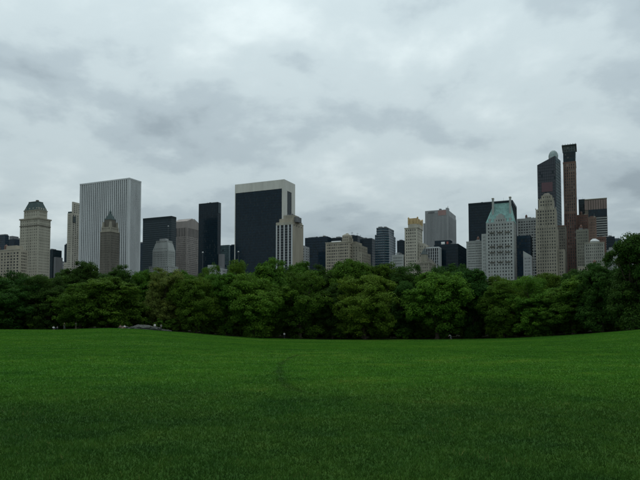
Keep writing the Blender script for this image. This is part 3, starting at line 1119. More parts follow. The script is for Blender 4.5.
        P = [(x1 - .6, cyk + p[0] * wv_ / w, z1 + p[1]) for p in pts] + [(x1 + .4, cyk + p[0] * wv_ / w, z1 + p[1]) for p in pts]
        MB().poly(P, [tuple(reversed(range(m_))), tuple(range(m_, 2 * m_))] + [(i, (i + 1) % m_, m_ + (i + 1) % m_, m_ + i) for i in range(m_)]).build("gilded_lobe", GOLD, B.root)
    for (u, v) in ((x0, 1.6), (x1, 1.6), (x1, b - 3)):
        MB().lathe(u, v, [(1.0, z1 - .4), (.95, z2 - 1.0), (1.1, z2 - .6), (.7, z2 + .3), (.1, z2 + .9)], 10).build("gilded_finial", GOLD, B.root)
    B.tier(CREAM, .2, 7, 5, b + 6, 0, B.z(243), 2, 3, 3.7, .4, .5, zwin=40, name="side_wing")
    B.done()
    # ---- small ornate brownish house with pointed dark roof
    B = Bld("ornate_house", "small brownish ornate building with a dark pointed roof turret below the gold-crowned tower", 415.5, 429, 436.5, 262, 640)
    a, b, H = B.a, B.b, B.H
    B.tier(TANBR, -a, 0, 0, b, 0, H, 7, 5, 3.3, .42, .55, zwin=30, top=1)
    B.cornice(STONE, -a, 0, 0, b, H, .6, .4)
    MB().frustum((-a, 0, 0, b), H + .15, (-a * .8, -a * .2, b * .25, b * .75), B.z(257)).build("hipped_roof", OLDBR, B.root)
    u0, u1 = B.u(420.5, 255), B.u(426.3, 255)
    B.box("turret_wall", TANBR, u0, u1, 1, 8, H, B.z(254))
    MB().frustum((u0 - .3, u1 + .3, .7, 8.3), B.z(254), ((u0 + u1) / 2 - .3, (u0 + u1) / 2 + .3, 4.2, 4.8), B.z(247.5)).build("pointed_roof", SLATE, B.root)
    for k in range(3):
        u = -a * .9 + a * .3 * k
        MB().prism([(u, .2), (u + 2.2, .2), (u + 2.2, 4), (u, 4)], H, H + 2.4).build("dormer", TANBR, B.root)
    B.done()
    # ---- big grey ribbed tower
    B = Bld("office_tower", "broad grey tower with fine vertical ribs and a reddish rooftop panel", 425, 448, 468, 209.3, 905, b=62)
    a, b, H = B.a, B.b, B.H
    z2 = B.z(213.2)
    B.box("core", GREY, -a, -.6, .6, b, 0, H - .02)
    B.box("glass_wall", mat("mid_grey_panel", (0.17, 0.175, 0.18)), -a + .05, -.55, .3, .62, 0, H - 4)
    B.box("flank_glass", bpy.data.materials["mid_grey_panel"], -.62, -.3, .7, b - .05, 0, z2 - 3)
    B.box("front_lintel", GREY, -a, 0, 0, .6, H - 4, H)
    B.box("flank_lintel", GREY, -.6, 0, .6, b, z2 - 3, z2)
    B.stripes("rib", GREY, "N", -a, 0, .31, 50, H - 4.01, 16, .62, .31)
    B.stripes("rib", GREY, "W", .6, b, -.31, 50, z2 - 3.01, 18, .62, .31)
    # left lower shoulder
    B.box("shoulder_block", GREY, -a - 4, -a, 4, b * .6, 0, B.z(221.2))
    # red panel
    MB().box(B.u(438, 212), B.u(446, 212), -.14, -.02, B.z(214.8), B.z(209.8)).build("roof_panel", mat("dull_red_panel", (0.30, 0.19, 0.175), rough=.7), B.root)
    MB().box(B.u(428, 212), B.u(434.5, 212), -.1, -.02, B.z(212.2), B.z(210.6)).build("lettering_strip", GREYD, B.root)
    B.box("roof_plant", GREYD, B.u(439, 208, 6), B.u(441, 208, 6), 6, 12, H, B.z(207.3))
    B.box("roof_plant", GREY, -4.5, -1, 5, 14, H, B.z(207.0))
    B.box("roof_plant", GREY, -18, -8, 8, 20, H, H + 1.2)
    MB().tube([(-2, 9, H), (-2, 9, B.z(204.8))], [.4, .3], 6).build("antenna", GREY, B.root)
    # dark window row low down
    for k in range(9):
        v = 4 + k * 6.2
        MB().box(.02, .14, v, v + 3.0, B.z(242.5), B.z(237)).build("tall_window", W_DK, B.root)
    B.done()
    # ---- white-post building
    B = Bld("office_block", "low block with white vertical posts over dark glass left of the black block", 425.7, 438.8, 441, 246.6, 700, b=14)
    a, b, H = B.a, B.b, B.H
    B.box("glass_wall", W_DK, -a + .2, -.5, .5, b, 0, H - 1.5)
    B.box("roof_slab", WHITE, -a, 0, 0, b, H - 1.5, H)
    B.stripes("post", WHITE, "N", -a, 0, .5, 30, H - 1.51, 6, .24, .5)
    B.stripes("post", WHITE, "W", .5, b, -.5, 30, H - 1.51, 4, .24, .5)
    g = MB()
    z = 32
    while z < H - 3:
        g.box(-a + .3, -.55, .4, .52, z, z + 1)
        z += 3.5
    g.build("spandrels", GREYD, B.root, "stuff")
    B.done()
    # ---- black block with sign
    B = Bld("office_block", "squat black glass block with small white and red rooftop signs", 434, 458, 467.5, 243.6, 720)
    a, b, H = B.a, B.b, B.H
    curtain(B, BLACKG, DARKM, -a, 0, 0, b, 0, H, 2.4, 3.7)
    x0, x1 = B.u(434.5, 242), B.u(450, 242)
    B.box("penthouse", BLACKG, x0, x1, 1, 14, H, B.z(239.4))
    MB().box(B.u(441, 242), B.u(444.6, 242), .8, .98, B.z(243.4), B.z(240.9)).build("white_sign", LAMPW, B.root)
    MB().box(B.u(446.4, 242), B.u(448.2, 242), .8, .98, B.z(243.4), B.z(240.9)).build("red_sign", REDP, B.root)
    B.done()
    # ---- pale low finely windowed block
    B = Bld("apartment_house", "pale white apartment block with fine window rows below the black tower", 466.3, 484, 489, 240.8, 700, b=22)
    B.tier(PALE, -B.a, 0, 0, B.b, 0, B.H, 11, 5, 2.9, .55, .42, zwin=40, top=1.2)
    B.cornice(PALE, -B.a, 0, 0, B.b, B.H, .5, .3)
    B.box("penthouse", GREY, -B.a + 3, -6, 5, 14, B.H, B.H + 1.2)
    B.done()
    # ---- black tower behind the copper roof
    B = Bld("office_tower", "tall black glass tower behind the green copper roof", 468.3, 512.5, 516.5, 200.2, 870)
    curtain(B, BLACKG, DARKM, -B.a, 0, 0, B.b, 0, B.H, 2.2, 3.8, wv=.3)
    B.box("roof_rim", DARKM, -B.a - .1, .2, -.2, B.b, B.H - 3, B.H + .3)
    B.done()
    # ---- copper-roofed hotel
    B = Bld("apartment_tower", "white brick tower with a steep green copper roof and two tall chimneys", 486, 513.5, 519, 221, 690)
    a, b, H = B.a, B.b, B.H
    b = 26
    B.tier(PALE, -a, 0, 0, b, 0, H, 9, 6, 3.75, .4, .52, zwin=38, top=1.2)
    z1 = B.z(201.4)
    lx, rx = B.u(492.4, 202), B.u(509.4, 202)
    crf = MB().frustum((-a - .3, .3, .3, b), H, (lx, rx, b * .35, b * .65), z1).build("copper_roof", COPPER, B.root)
    # standing seams of the roof
    sm = MB()
    for k in range(1, 24):
        f = k / 24
        p0 = Vector((-a + a * f, .3, H + .1))
        p1 = Vector((lx + (rx - lx) * f, b * .35, z1))
        sm.tube([p0 + Vector((0, -.06, 0)), p1 + Vector((0, -.06, 0))], [.09, .09], 4)
    sm.build("roof_seams", COPPERD, crf, "stuff")
    MB().box(lx, rx, b * .35 - .2, b * .65, z1 - .1, z1 + .7).build("roof_ridge", COPPER, B.root)
    for cxx in (lx - .2, rx + .2):
        ch = MB().box(cxx - 1.0, cxx + 1.0, 4.0, 7.5, H, B.z(196.6)).build("chimney", PALE, B.root)
        MB().box(cxx - 1.25, cxx + 1.25, 3.75, 7.75, B.z(196.6), B.z(195.6)).build("chimney_cap", STONE, ch)
    # stepped stone gable in front of the roof
    gx0, gx1 = B.u(494, 214), B.u(506, 214)
    gb = B.tier(PALE, gx0, gx1, .25, 7, H, B.z(217.3), 4, 0, 3.6, .35, .5, top=.5, name="gable")
    B.box("gable_step", PALE, gx0 + 2.2, gx1 - 2.2, .5, 6.5, B.z(217.3), B.z(214.2), gb)
    B.box("gable_step", PALE, gx0 + 4.4, gx1 - 4.4, .8, 6, B.z(214.2), B.z(212.8), gb)
    for k in range(2):
        u = -a * (.86 if k == 0 else .12)
        MB().prism([(u - 1.2, .6), (u + 1.2, .6), (u + 1.2, 4), (u - 1.2, 4)], H, H + 4.2).build("dormer", PALE, B.root)
    B.tier(PALE, -a - 5.5, -a, 2, b - 2, 0, B.z(231.8), 2, 0, 3.75, .4, .5, zwin=38, name="side_wing")
    # balconies
    for zz in (B.z(232), B.z(246), B.z(252), B.z(262)):
        for fx in (.22, .5, .78):
            MB().box(-a * fx - 2.8, -a * fx + 2.8, -1.1, -.01, zz, zz + .9).build("balcony", OLDBR, B.root)
    B.done()
    # ---- fillers between the copper roof and the tan setback tower
    B = Bld("office_block", "pale grey banded office block right of the green copper roof", 517, 536.8, 538, 217.6, 880, b=24)
    B.tier(PALE, -B.a, 0, 0, B.b, 0, B.H, 7, 3, 3.8, .66, .5, zwin=60, top=3)
    B.box("roof_plant", GREY, -B.a * .6, -B.a * .3, 4, 12, B.H, B.H + 2)
    B.done()
    B = Bld("office_block", "dark blue glass block in the gap beside the tan setback tower", 517, 530.5, 534, 235.2, 780, b=24)
    curtain(B, NAVYG, DARKM, -B.a, 0, 0, B.b, 0, B.H, 2.4, 3.8)
    B.box("roof_plant", GREYD, -B.a + 3, -B.a + 9, 4, 12, B.H, B.H + 1.4)
    B.done()
    B = Bld("apartment_house", "small pale house with a pitched roof low in the gap beside the tan setback tower", 523.2, 531.5, 534, 256, 680, b=18)
    B.tier(GREY, -B.a, 0, 0, B.b, 0, B.H, 4, 3, 3.4, .4, .5, zwin=34, top=.8)
    MB().prism([(-B.a, 0), (0, 0), (0, B.b), (-B.a, B.b)], B.H, 0, [B.z(250.5), B.H + .2, B.H + .2, B.z(250.5)]).build("pitched_roof", PALE, B.root)
    B.done()
    # ---- tan setback tower
    B = Bld("apartment_tower", "tan brick setback tower with close window rows in front of the dark slanted tower", 535.6, 557, 561, 226, 690, b=32)
    a, b, H = B.a, B.b, B.H
    B.tier(TANBR, -a, 0, 0, b, 0, H, 8, 6, 3.5, .42, .52, zwin=36, top=.6)
    z1 = B.z(208)
    xr = B.u(556, 215)
    B.tier(TANBR, -a + .3, xr, 1, b - 4, H, z1, 7, 5, 3.5, .42, .52, top=.8, name="middle_wall")
    z2 = B.z(198)
    x0, x1 = B.u(538.6, 202, 3), B.u(553.5, 202, 3)
    B.tier(TANBR, x0, x1, 3, b - 7, z1, z2, 5, 4, 3.5, .4, .52, top=.8, name="upper_wall")
    z3 = B.z(193.5)
    x2, x3 = B.u(541.3, 195, 5), B.u(551.8, 195, 5)
    B.tier(TANBR, x2, x3, 5, b - 9, z2, z3, 4, 3, 3.5, .35, .5, top=.5, name="crown_wall")
    MB().frustum((x2 + 1, x3 - 1, 6, b - 10), z3, (x2 + 3.2, x3 - 3.2, 9, b - 13), B.z(190.6)).build("crown_cap", OLDBR, B.root)
    for (zz, p0, p1, y_) in ((H, -a, 0, 0), (z1, -a + .3, xr, 1), (z2, x0, x1, 3)):
        n_ = 8
        for k in range(n_ + 1):
            u = p0 + (p1 - p0) * k / n_
            MB().frustum((u - .5, u + .5, y_ + .02, y_ + .9), zz, (u - .3, u + .3, y_ + .1, y_ + .7), zz + 1.5).build("parapet_pier", STONE, B.root)
    B.tier(TANBR, .2, B.u(564.5, 255, 4), 4, 30, 0, B.z(249), 2, 4, 3.5, .4, .5, zwin=36, name="side_wing")
    B.done()
    # ---- dark slanted glass tower
    B = Bld("office_tower", "tall dark glass tower with a slanted top behind the tan setback tower", 537, 555.2, 561, 155.5, 800, b=30)
    a, b, H = B.a, B.b, B.H
    SMOKE = mat("smoky_glass", (0.030, 0.036, 0.047), rough=.12, spec=.4, scale=.2)
    curtain(B, SMOKE, DARKM, -a, 0, 0, b, 0, H, 2.2, 3.7, wv=.25, wh=.35, tops=[B.z(163.3), H, H, B.z(163.3)])
    # wedge-shaped flank turned towards the park
    w1 = B.u(560.6, 165, 26)
    MB().prism([(.16, .3), (w1, 26), (w1, 34), (.16, 34)], 0, B.z(156)).build("flank_wedge", mat("flank_glass", (0.20, 0.25, 0.27), rough=.12, spec=.6, scale=.2), B.root)
    fd = Vector((w1 - .16, 25.7, 0))
    fn = Vector((fd.y, -fd.x, 0)).normalized() * .12
    for k in range(5):
        p = Vector((.16, .3, 0)) + fd * ((k + .5) / 5) + fn * .3
        MB().tube([(p.x, p.y, 45), (p.x, p.y, B.z(156.5))], [.2, .2], 4).build("flank_mullion", STEEL, B.root)
    fl = MB()
    z = 46
    while z < B.z(157):
        p0, p1 = Vector((.16, .3, z)) + fn * .2, Vector((w1, 26, z)) + fn * .2
        fl.tube([p0, p1], [.2, .2], 4)
        z += 3.7
    fl.build("flank_spandrels", TEALG, B.root, "stuff")
    MB().box(B.u(541.6, 186), B.u(552.6, 186), -.42, -.2, B.z(191), B.z(181.6)).build("reddish_patch", REDDK, B.root)  # flat dark red patch on the glass front
    B.done()
    # ---- domed tower further back
    B = Bld("office_tower", "far tower with a pale green dome rising above the slanted glass tower", 548.5, 557.6, 560.5, 156, 905, b=16)
    a, b, H = B.a, B.b, B.H
    B.tier(GREY, -a, 0, 0, b, 0, H, 4, 4, 3.7, .5, .5, zwin=150, top=2)
    r = min(a, b) * .52
    mx, my = -a / 2, b / 2
    rr = (B.z(148.6) - H)
    dm = MB().lathe(mx, my, [(r * 1.02, H), (r * 1.02, H + 1.2), (r, H + 1.3)] + [(r * math.cos(t), H + 1.3 + (rr - 1.3) * math.sin(t)) for t in np.linspace(.1, 1.45, 8)], 20).build("dome", PALEGR, B.root)
    for k in range(10):
        an = 2 * math.pi * k / 10
        pts = [(mx + (r * math.cos(t) + .12) * math.cos(an), my + (r * math.cos(t) + .12) * math.sin(an), H + 1.3 + (rr - 1.3) * math.sin(t)) for t in np.linspace(.05, 1.4, 7)]
        MB().tube(pts, [.22] * 7, 5).build("dome_rib", GREY, dm)
    B.done()
    B = Bld("apartment_tower", "narrow brown-grey block in the slit between the tan setback tower and the brown pencil tower", 556, 566, 567, 226, 780, b=20)
    B.tier(OLDBR, -B.a, 0, 0, B.b, 0, B.H, 4, 0, 3.5, .42, .5, zwin=50, top=1)
    B.box("parapet", BROWN, -B.a, 0, -.2, .3, B.H, B.H + 1)
    B.done()
    # ---- brown brick pencil tower
    B = Bld("office_tower", "very tall slim brown brick tower with a dark overhanging crown", 562.6, 575.4, 579.5, 143.6, 835, b=34)
    a, b, H = B.a, B.b, B.H
    z0, z1, z2 = B.z(161), B.z(151), H
    zr = B.z(213)
    B.tier(BROWN, -a, 0, 0, b, 0, zr, 5, 5, 3.7, .46, .74, zwin=50, top=.3)
    B.tier(BROWN2, -a + .1, -.1, .1, b, zr, z0, 5, 5, 3.7, .46, .74, top=2.4, name="upper_wall")
    MB().box(-a - .25, .25, -.25, b, z0 - 1.3, z0 - .2).build("string_course", BROWN, B.root)
    B.tier(TEALG, -a + .3, -.3, .3, b, z0, z1, 4, 5, 4.2, .6, .6, top=1, name="glazed_stage")
    B.tier(SLATE, -a + .2, -.2, .2, b, z1, z2 - 1.6, 4, 5, 3.5, .45, .6, top=1, name="crown_wall")
    B.cornice(SLATE, -a, 0, 0, b, z2 - .6, 1.0, 1.2)
    MB().box(-a + 1, -1, 1, b - 1, z2 - .45, z2 + .1).build("roof", ROOFG, B.root)
    for k in range(6):
        v = a * k / 5
        MB().box(-v - .2 if k else -.4, -v + .2 if k else 0, -1.2, -1.0, z2 - .45, z2 + .8).build("rail_post", SLATE, B.root)
    B.done()
    # ---- cluster on the right
    B = Bld("office_tower", "brown-grey tower with white horizontal bands on its right and dark belt below the top", 584.5, 606.8, 607, 198.3, 900, b=30)
    a, b, H = B.a, B.b, B.H
    zb0, zb1 = B.z(208.5), B.z(215.5)
    B.box("core", OLDBR, -a, 0, .5, b, 0, H)
    B.stripes("pier", mat("rosy_stone", (0.24, 0.185, 0.165)), "N", -a, 0, .5, zb0, H - 1, 9, .72, .45)
    B.box("belt", BLACKG, B.u(588.5, 211), 0, .1, .5, zb1, zb0)
    x0 = B.u(596, 225)
    z = zb1 - 3.2
    band = MB().box(x0, .2, .0, .5, 0, 1.5).mesh("white_band")
    band.materials.append(PALE)
    glz = MB().box(x0, .1, .3, .5, 0, 1.7).mesh("window_strip")
    glz.materials.append(W_DK)
    while z > 80:
        link("white_band", band, B.root).location.z = z
        link("window_strip", glz, B.root).location.z = z + 1.5
        z -= 3.25
    B.box("roof_rim", STONE, -a - .2, .2, .1, b, H, H + 1)
    B.done()
    B = Bld("office_tower", "dark bluish glass tower close against the right side of the brown pencil tower", 578.5, 585, 586, 199.6, 930, b=24)
    curtain(B, TEALG, DARKM, -B.a, 0, 0, B.b, 0, B.H, 2.2, 3.8)
    B.box("roof_rim", DARKM, -B.a, .2, -.2, B.b, B.H, B.H + .8)
    B.done()
    B = Bld("apartment_tower", "reddish brown brick tower in front of the white-banded tower", 588, 596.3, 597, 217, 820, b=22)
    B.tier(BROWN2, -B.a, 0, 0, B.b, 0, B.H, 4, 0, 3.4, .42, .5, zwin=60, top=1.5)
    B.box("penthouse", BROWN, -B.a + 2, -3, 3, 12, B.H, B.H + 2)
    B.done()
    B = Bld("apartment_tower", "brown brick block right beside the foot of the brown pencil tower", 577, 588, 589, 215, 850, b=22)
    B.tier(BROWN, -B.a, 0, 0, B.b, 0, B.H, 5, 0, 3.4, .42, .5, zwin=60, top=1.5)
    B.box("parapet", BROWN2, -B.a, 0, -.2, .3, B.H, B.H + 1)
    B.done()
    B = Bld("apartment_house", "grey-green apartment block at the right foot of the brown pencil tower", 576, 588.5, 589, 229, 740, b=22)
    B.tier(mat("olive_stone", (0.20, 0.20, 0.165), streak=True, scale=.12), -B.a, 0, 0, B.b, 0, B.H, 6, 0, 3.4, .42, .5, zwin=40, top=1.5)
    B.box("penthouse", GREYD, -B.a + 3, -6, 3, 10, B.H, B.H + 2)
    B.done()
    B = Bld("apartment_tower", "dark brown brick block right of the white-capped block", 597, 606, 607, 236.5, 770, b=20)
    B.tier(BROWN, -B.a, 0, 0, B.b, 0, B.H, 4, 0, 3.4, .4, .5, zwin=50, top=1.5)
    B.box("penthouse", OLDBR, -B.a + 2, -4, 3, 10, B.H, B.H + 1.5)
    B.done()
    B = Bld("apartment_house", "grey apartment block with a white sloped rooftop cap near the big right-hand tree", 584.3, 604.3, 605, 242, 690, b=24)
    a, b, H = B.a, B.b, B.H
    B.tier(mat("grey_green_brick", (0.27, 0.27, 0.235), streak=True, scale=.12), -a, 0, 0, b, 0, H, 9, 0, 3.4, .42, .5, zwin=36, top=1.2)
    B.cornice(STONE, -a, 0, 0, b, H, .6, .3)
    u0, u1 = B.u(590, 240), B.u(599.5, 240)
    B.box("penthouse", PALE, u0, u1, 3, 12, H, B.z(240.2))
    MB().frustum((u0 - .3, u1 + .3, 2.7, 12.3), B.z(240.2), (u0 + 2.5, u1 - 3.5, 6, 9), B.z(237.4)).build("roof_cap", WHITE, B.root)
    B.done()
    B = Bld("office_block", "plain dark block between the banded tower and the small blue glass block", 606.5, 614.6, 615, 236.3, 830, b=20)
    curtain(B, BLACKG, DARKM, -B.a, 0, 0, B.b, 0, B.H, 2.4, 3.8)
    B.box("roof_plant", GREYD, -7, -3, 3, 8, B.H, B.H + 1)
    B.done()
    B = Bld("office_block", "small blue glass block peeking over the dark right-hand tree", 613, 620.8, 621, 238.6, 900, b=20)
    curtain(B, BLUEG, STEEL, -B.a, 0, 0, B.b, 0, B.H, 2.4, 3.8, wh=1)
    B.box("roof_plant", GREY, -8, -3, 3, 8, B.H, B.H + 1.4)
    B.done()
    B = Bld("low_block", "low pale stepped block beside the dark right-hand tree", 607, 618, 619, 249.5, 700, b=18)
    B.tier(PALE, -B.a, 0, 0, B.b, 0, B.H, 5, 0, 3.4, .3, .5, zwin=36, top=1.4)
    B.box("upper_stage", PALE, -B.a + 2, -B.a + 7, 2, 10, B.H, B.z(246.8))
    B.done()
    B = Bld("low_block", "low sandy block behind the trees under the grey-green apartment block", 578, 606, 607, 265.5, 600, b=16)
    B.tier(BEIGE, -B.a, 0, 0, B.b, 0, B.H, 10, 0, 3.2, .4, .5, zwin=22, top=1.2)
    B.cornice(STONE, -B.a, 0, 0, B.b, B.H, .5, .3)
    B.done()
    # ---- slim light masts whose lamp heads show against the towers
    for (x, y, dist, lab) in ((168.3, 226.3, 760, "slim white light mast above the white stepped block"),
                              (202.8, 252.6, 560, "slim mast with white lamp head at the foot of the plain black tower"),
                              (238.4, 252.0, 560, "slim mast with white lamp head before the travertine-framed slab")):
        t, tz = ray(x, y)
        r_ = bpy.data.objects.new("light_mast", None)
        col.objects.link(r_)
        r_.location = (t * dist, dist, 0)
        tag(r_, lab, "light mast")
        h = CAMZ + tz * dist
        MB().tube([(0, 0, 0), (0, 0, h * .6), (0, 0, h)], [.2, .14, .09], 8).build("pole", GREYD, r_)
        MB().box(-.6, .6, -.3, .3, h, h + .8).build("lamp_head", LAMPW, r_)
        MB().box(-1.3, 1.3, -.08, .08, h - .5, h - .3).build("crossbar", GREYD, r_)


city()

# ------------------------------------------------------------------ trees


def leaf_mat(name, base):
    m = bpy.data.materials.new(name)
    m.use_nodes = True
    n, l = m.node_tree.nodes, m.node_tree.links
    b = n["Principled BSDF"]
    b.inputs['Roughness'].default_value = 0.6
    b.inputs['Specular IOR Level'].default_value = 0.03
    at = N(n, "ShaderNodeAttribute", attribute_name="tint")
    c = ramp(n, l, at.outputs['Fac'], [(0.0, tuple(x * .62 for x in base)), (0.5, base), (1.0, (base[0] * 1.75, base[1] * 1.4, base[2] * 1.05))], 'LINEAR')
    oi = N(n, "ShaderNodeObjectInfo")          # every tree its own shade of green
    hs = N(n, "ShaderNodeHueSaturation")
    l.new(M(n, l, 'ADD', M(n, l, 'MULTIPLY', oi.outputs['Random'], 0.030), 0.482), hs.inputs['Hue'])
    l.new(M(n, l, 'ADD', M(n, l, 'MULTIPLY', M(n, l, 'FRACT', M(n, l, 'MULTIPLY', oi.outputs['Random'], 7.31)), 0.3), 0.88), hs.inputs['Value'])
    hs.inputs['Saturation'].default_value = 1.05
    l.new(c, hs.inputs['Color'])
    c = hs.outputs[0]
    l.new(c, b.inputs['Base Color'])
    tr = N(n, "ShaderNodeBsdfTranslucent")
    l.new(c, tr.inputs[0])
    mx = N(n, "ShaderNodeMixShader")
    mx.inputs[0].default_value = 0.32
    l.new(b.outputs[0], mx.inputs[1])
    l.new(tr.outputs[0], mx.inputs[2])
    l.new(mx.outputs[0], n["Material Output"].inputs[0])
    return m


BARK = mat("bark", (0.055, 0.045, 0.034), rough=.95, spec=.1, scale=2.5, var=.35, bump=.6)
LEAF = {"dark": leaf_mat("leaf_dark", (0.038, 0.090, 0.021)),
        "mid": leaf_mat("leaf_mid", (0.068, 0.140, 0.024)),
        "bright": leaf_mat("leaf_bright", (0.098, 0.190, 0.032)),
        "olive": leaf_mat("leaf_olive", (0.120, 0.158, 0.044))}


def crown_mesh(name, seed, H, R, zlow, nlobe, nsub, nleaf, size, reach=.74):
    r = np.random.default_rng(seed)
    # lobes spread over an egg-shaped crown
    zc = (H + zlow) / 2
    hz = (H - zlow) / 2
    C, RR = [], []
    tries = 0
    while len(C) < nlobe and tries < 4000:
        tries += 1
        u = r.normal(size=3)
        u /= np.linalg.norm(u)
        rad_ = r.uniform(.4, reach) if len(C) > 3 else r.uniform(0, .4)
        p = np.array([u[0] * R * rad_, u[1] * R * rad_, zc + u[2] * hz * rad_])
        if p[2] < zc:
            p[:2] *= 1.05
        rr = r.uniform(.25, .42) * R
        if all(np.linalg.norm((p - c) * [1, 1, 1.15]) > .42 * (rr + q) * .9 for c, q in zip(C, RR)):
            C.append(p)
            RR.append(rr)
    V, T = [], []
    for c, rr in zip(C, RR):
        lobe_t = r.uniform(-.14, .14)
        for s_ in range(nsub):
            dv = r.normal(size=3)
            dv[2] = dv[2] * .9 + .25
            dv /= np.linalg.norm(dv)
            sr = rr * r.uniform(.3, .52)
            sc_ = c + dv * rr * r.uniform(.62, 1.0) * np.array([1, 1, .85])
            n = int(nleaf * r.uniform(.7, 1.3))
            q = r.normal(size=(n, 3))
            q /= np.linalg.norm(q, axis=1)[:, None]
            pos = sc_ + q * (sr * r.random(n) ** .45)[:, None] * np.array([1.1, 1.1, .7])
            nor = q * .6 + dv * .45 + np.array([0, 0, .35]) + r.normal(size=(n, 3)) * .55
            nor /= np.linalg.norm(nor, axis=1)[:, None]
            ax = np.cross(nor, r.normal(size=(n, 3)))
            ax /= np.linalg.norm(ax, axis=1)[:, None] + 1e-9
            bx = np.cross(nor, ax)
            l_ = (size * r.uniform(.6, 1.35, n))[:, None]
            w_ = l_ * .55
            quad = np.stack([pos - ax * l_ * .5, pos + bx * w_ * .5 + nor * l_ * .06, pos + ax * l_ * .5, pos - bx * w_ * .5 + nor * l_ * .06], 1)
            V.append(quad.reshape(-1, 3))
            t = np.clip(.45 + lobe_t + r.uniform(-.16, .16) + r.normal(0, .13, n), 0, 1)
            T.append(np.repeat(t, 4))
    v = np.concatenate(V)
    me = np_mesh(name, v, 4, np.concatenate(T))
    return me, C, RR


def trunk_mesh(name, seed, H, zlow, C, r0):
    r = random.Random(seed)
    mb = MB()
    top = zlow + (H - zlow) * .45
    bend = (r.uniform(-.5, .5), r.uniform(-.5, .5))
    pts, rd = [], []
    for k in range(9):
        f = k / 8
        pts.append((bend[0] * math.sin(f * 2.2), bend[1] * math.sin(f * 1.9), -.4 + f * (top + .4)))
        rd.append(r0 * (1.35 - .35 * min(1, f * 6)) * (1 - .6 * f) if f > 0 else r0 * 1.6)
    mb.tube(pts, rd, 10)
    for c in C:
        f = r.uniform(.35, .95)
        i = f * 8
        k = int(i)
        p0 = Vector(pts[k]).lerp(Vector(pts[min(k + 1, 8)]), i - k)
        p0.z = min(p0.z, c[2] - .3) if c[2] > 1.5 else p0.z
        c = Vector(c)
        mid = p0.lerp(c, .5) + Vector((r.uniform(-.5, .5), r.uniform(-.5, .5), -.12 * (c - p0).length + r.uniform(0, .5)))
        mb.tube([p0, mid, c], [r0 * .34, r0 * .22, r0 * .06], 6)
        for _ in range(2):
            e = c + Vector((r.uniform(-2, 2), r.uniform(-2, 2), r.uniform(-.3, 2)))
            mb.tube([mid.lerp(c, .5), mid.lerp(e, .7), e], [r0 * .13, r0 * .08, r0 * .03], 5)
    me = mb.mesh(name)
    me.materials.append(BARK)
    return me


# prototypes: unit trees 18 m high, crown radius 7 m
PROT = []
for s_ in range(7):
    zl = (-1.2, -.6, -1.0, -1.4, -.4, -1.1, -.8)[s_]
    cm, C, RR = crown_mesh("crown", 100 + s_, 17.2, 7.2, zl, (34, 26, 36, 32, 24, 38, 30)[s_], 17, 130, .38, (.74, .88, .72, .78, .92, .72, .82)[s_])
    cm.materials.append(LEAF["mid"])
    tm = trunk_mesh("trunk", 300 + s_, 18, zl, C, .42)
    co = np.empty(len(cm.vertices) * 3, np.float32)
    cm.vertices.foreach_get("co", co)
    co = co.reshape(-1, 3)
    PROT.append((cm, tm, float(np.percentile(co[:, 2], 99.7)), float(np.percentile(np.hypot(co[:, 0], co[:, 1]), 97))))
tcount = [0]


def tree(px_, ytop, width_px, extra, kind, label, group=None, name="broadleaf_tree", proto=None, depth=None):
    """px_ = photo column of the trunk, extra = metres beyond the meadow edge"""
    tx = (px_ - 320) / F * 1.0
    dep = depth if depth else float(edge_dist(tx)) + extra
    t, tz = ray(px_, ytop)
    x, y = tx * dep * 1.0, dep
    z = float(ground_z(x, y))
    h = CAMZ + tz * dep - z
    rr = width_px / F * dep / 2
    i = proto if proto is not None else tcount[0] % 7
    tcount[0] += 1
    root = bpy.data.objects.new(name, None)
    col.objects.link(root)
    root.location = (x, y, z)
    root.rotation_euler = (0, 0, random.uniform(0, 6.28))
    s = rr / PROT[i][3] * 1.06
    root.scale = (s, s * random.uniform(.92, 1.08), h / PROT[i][2])
    tag(root, label, "tree", group)
    link("trunk", PROT[i][1], root)
    cr = link("crown", PROT[i][0], root)
    cr.material_slots[0].link = 'OBJECT'
    cr.material_slots[0].material = LEAF[kind]
    return root


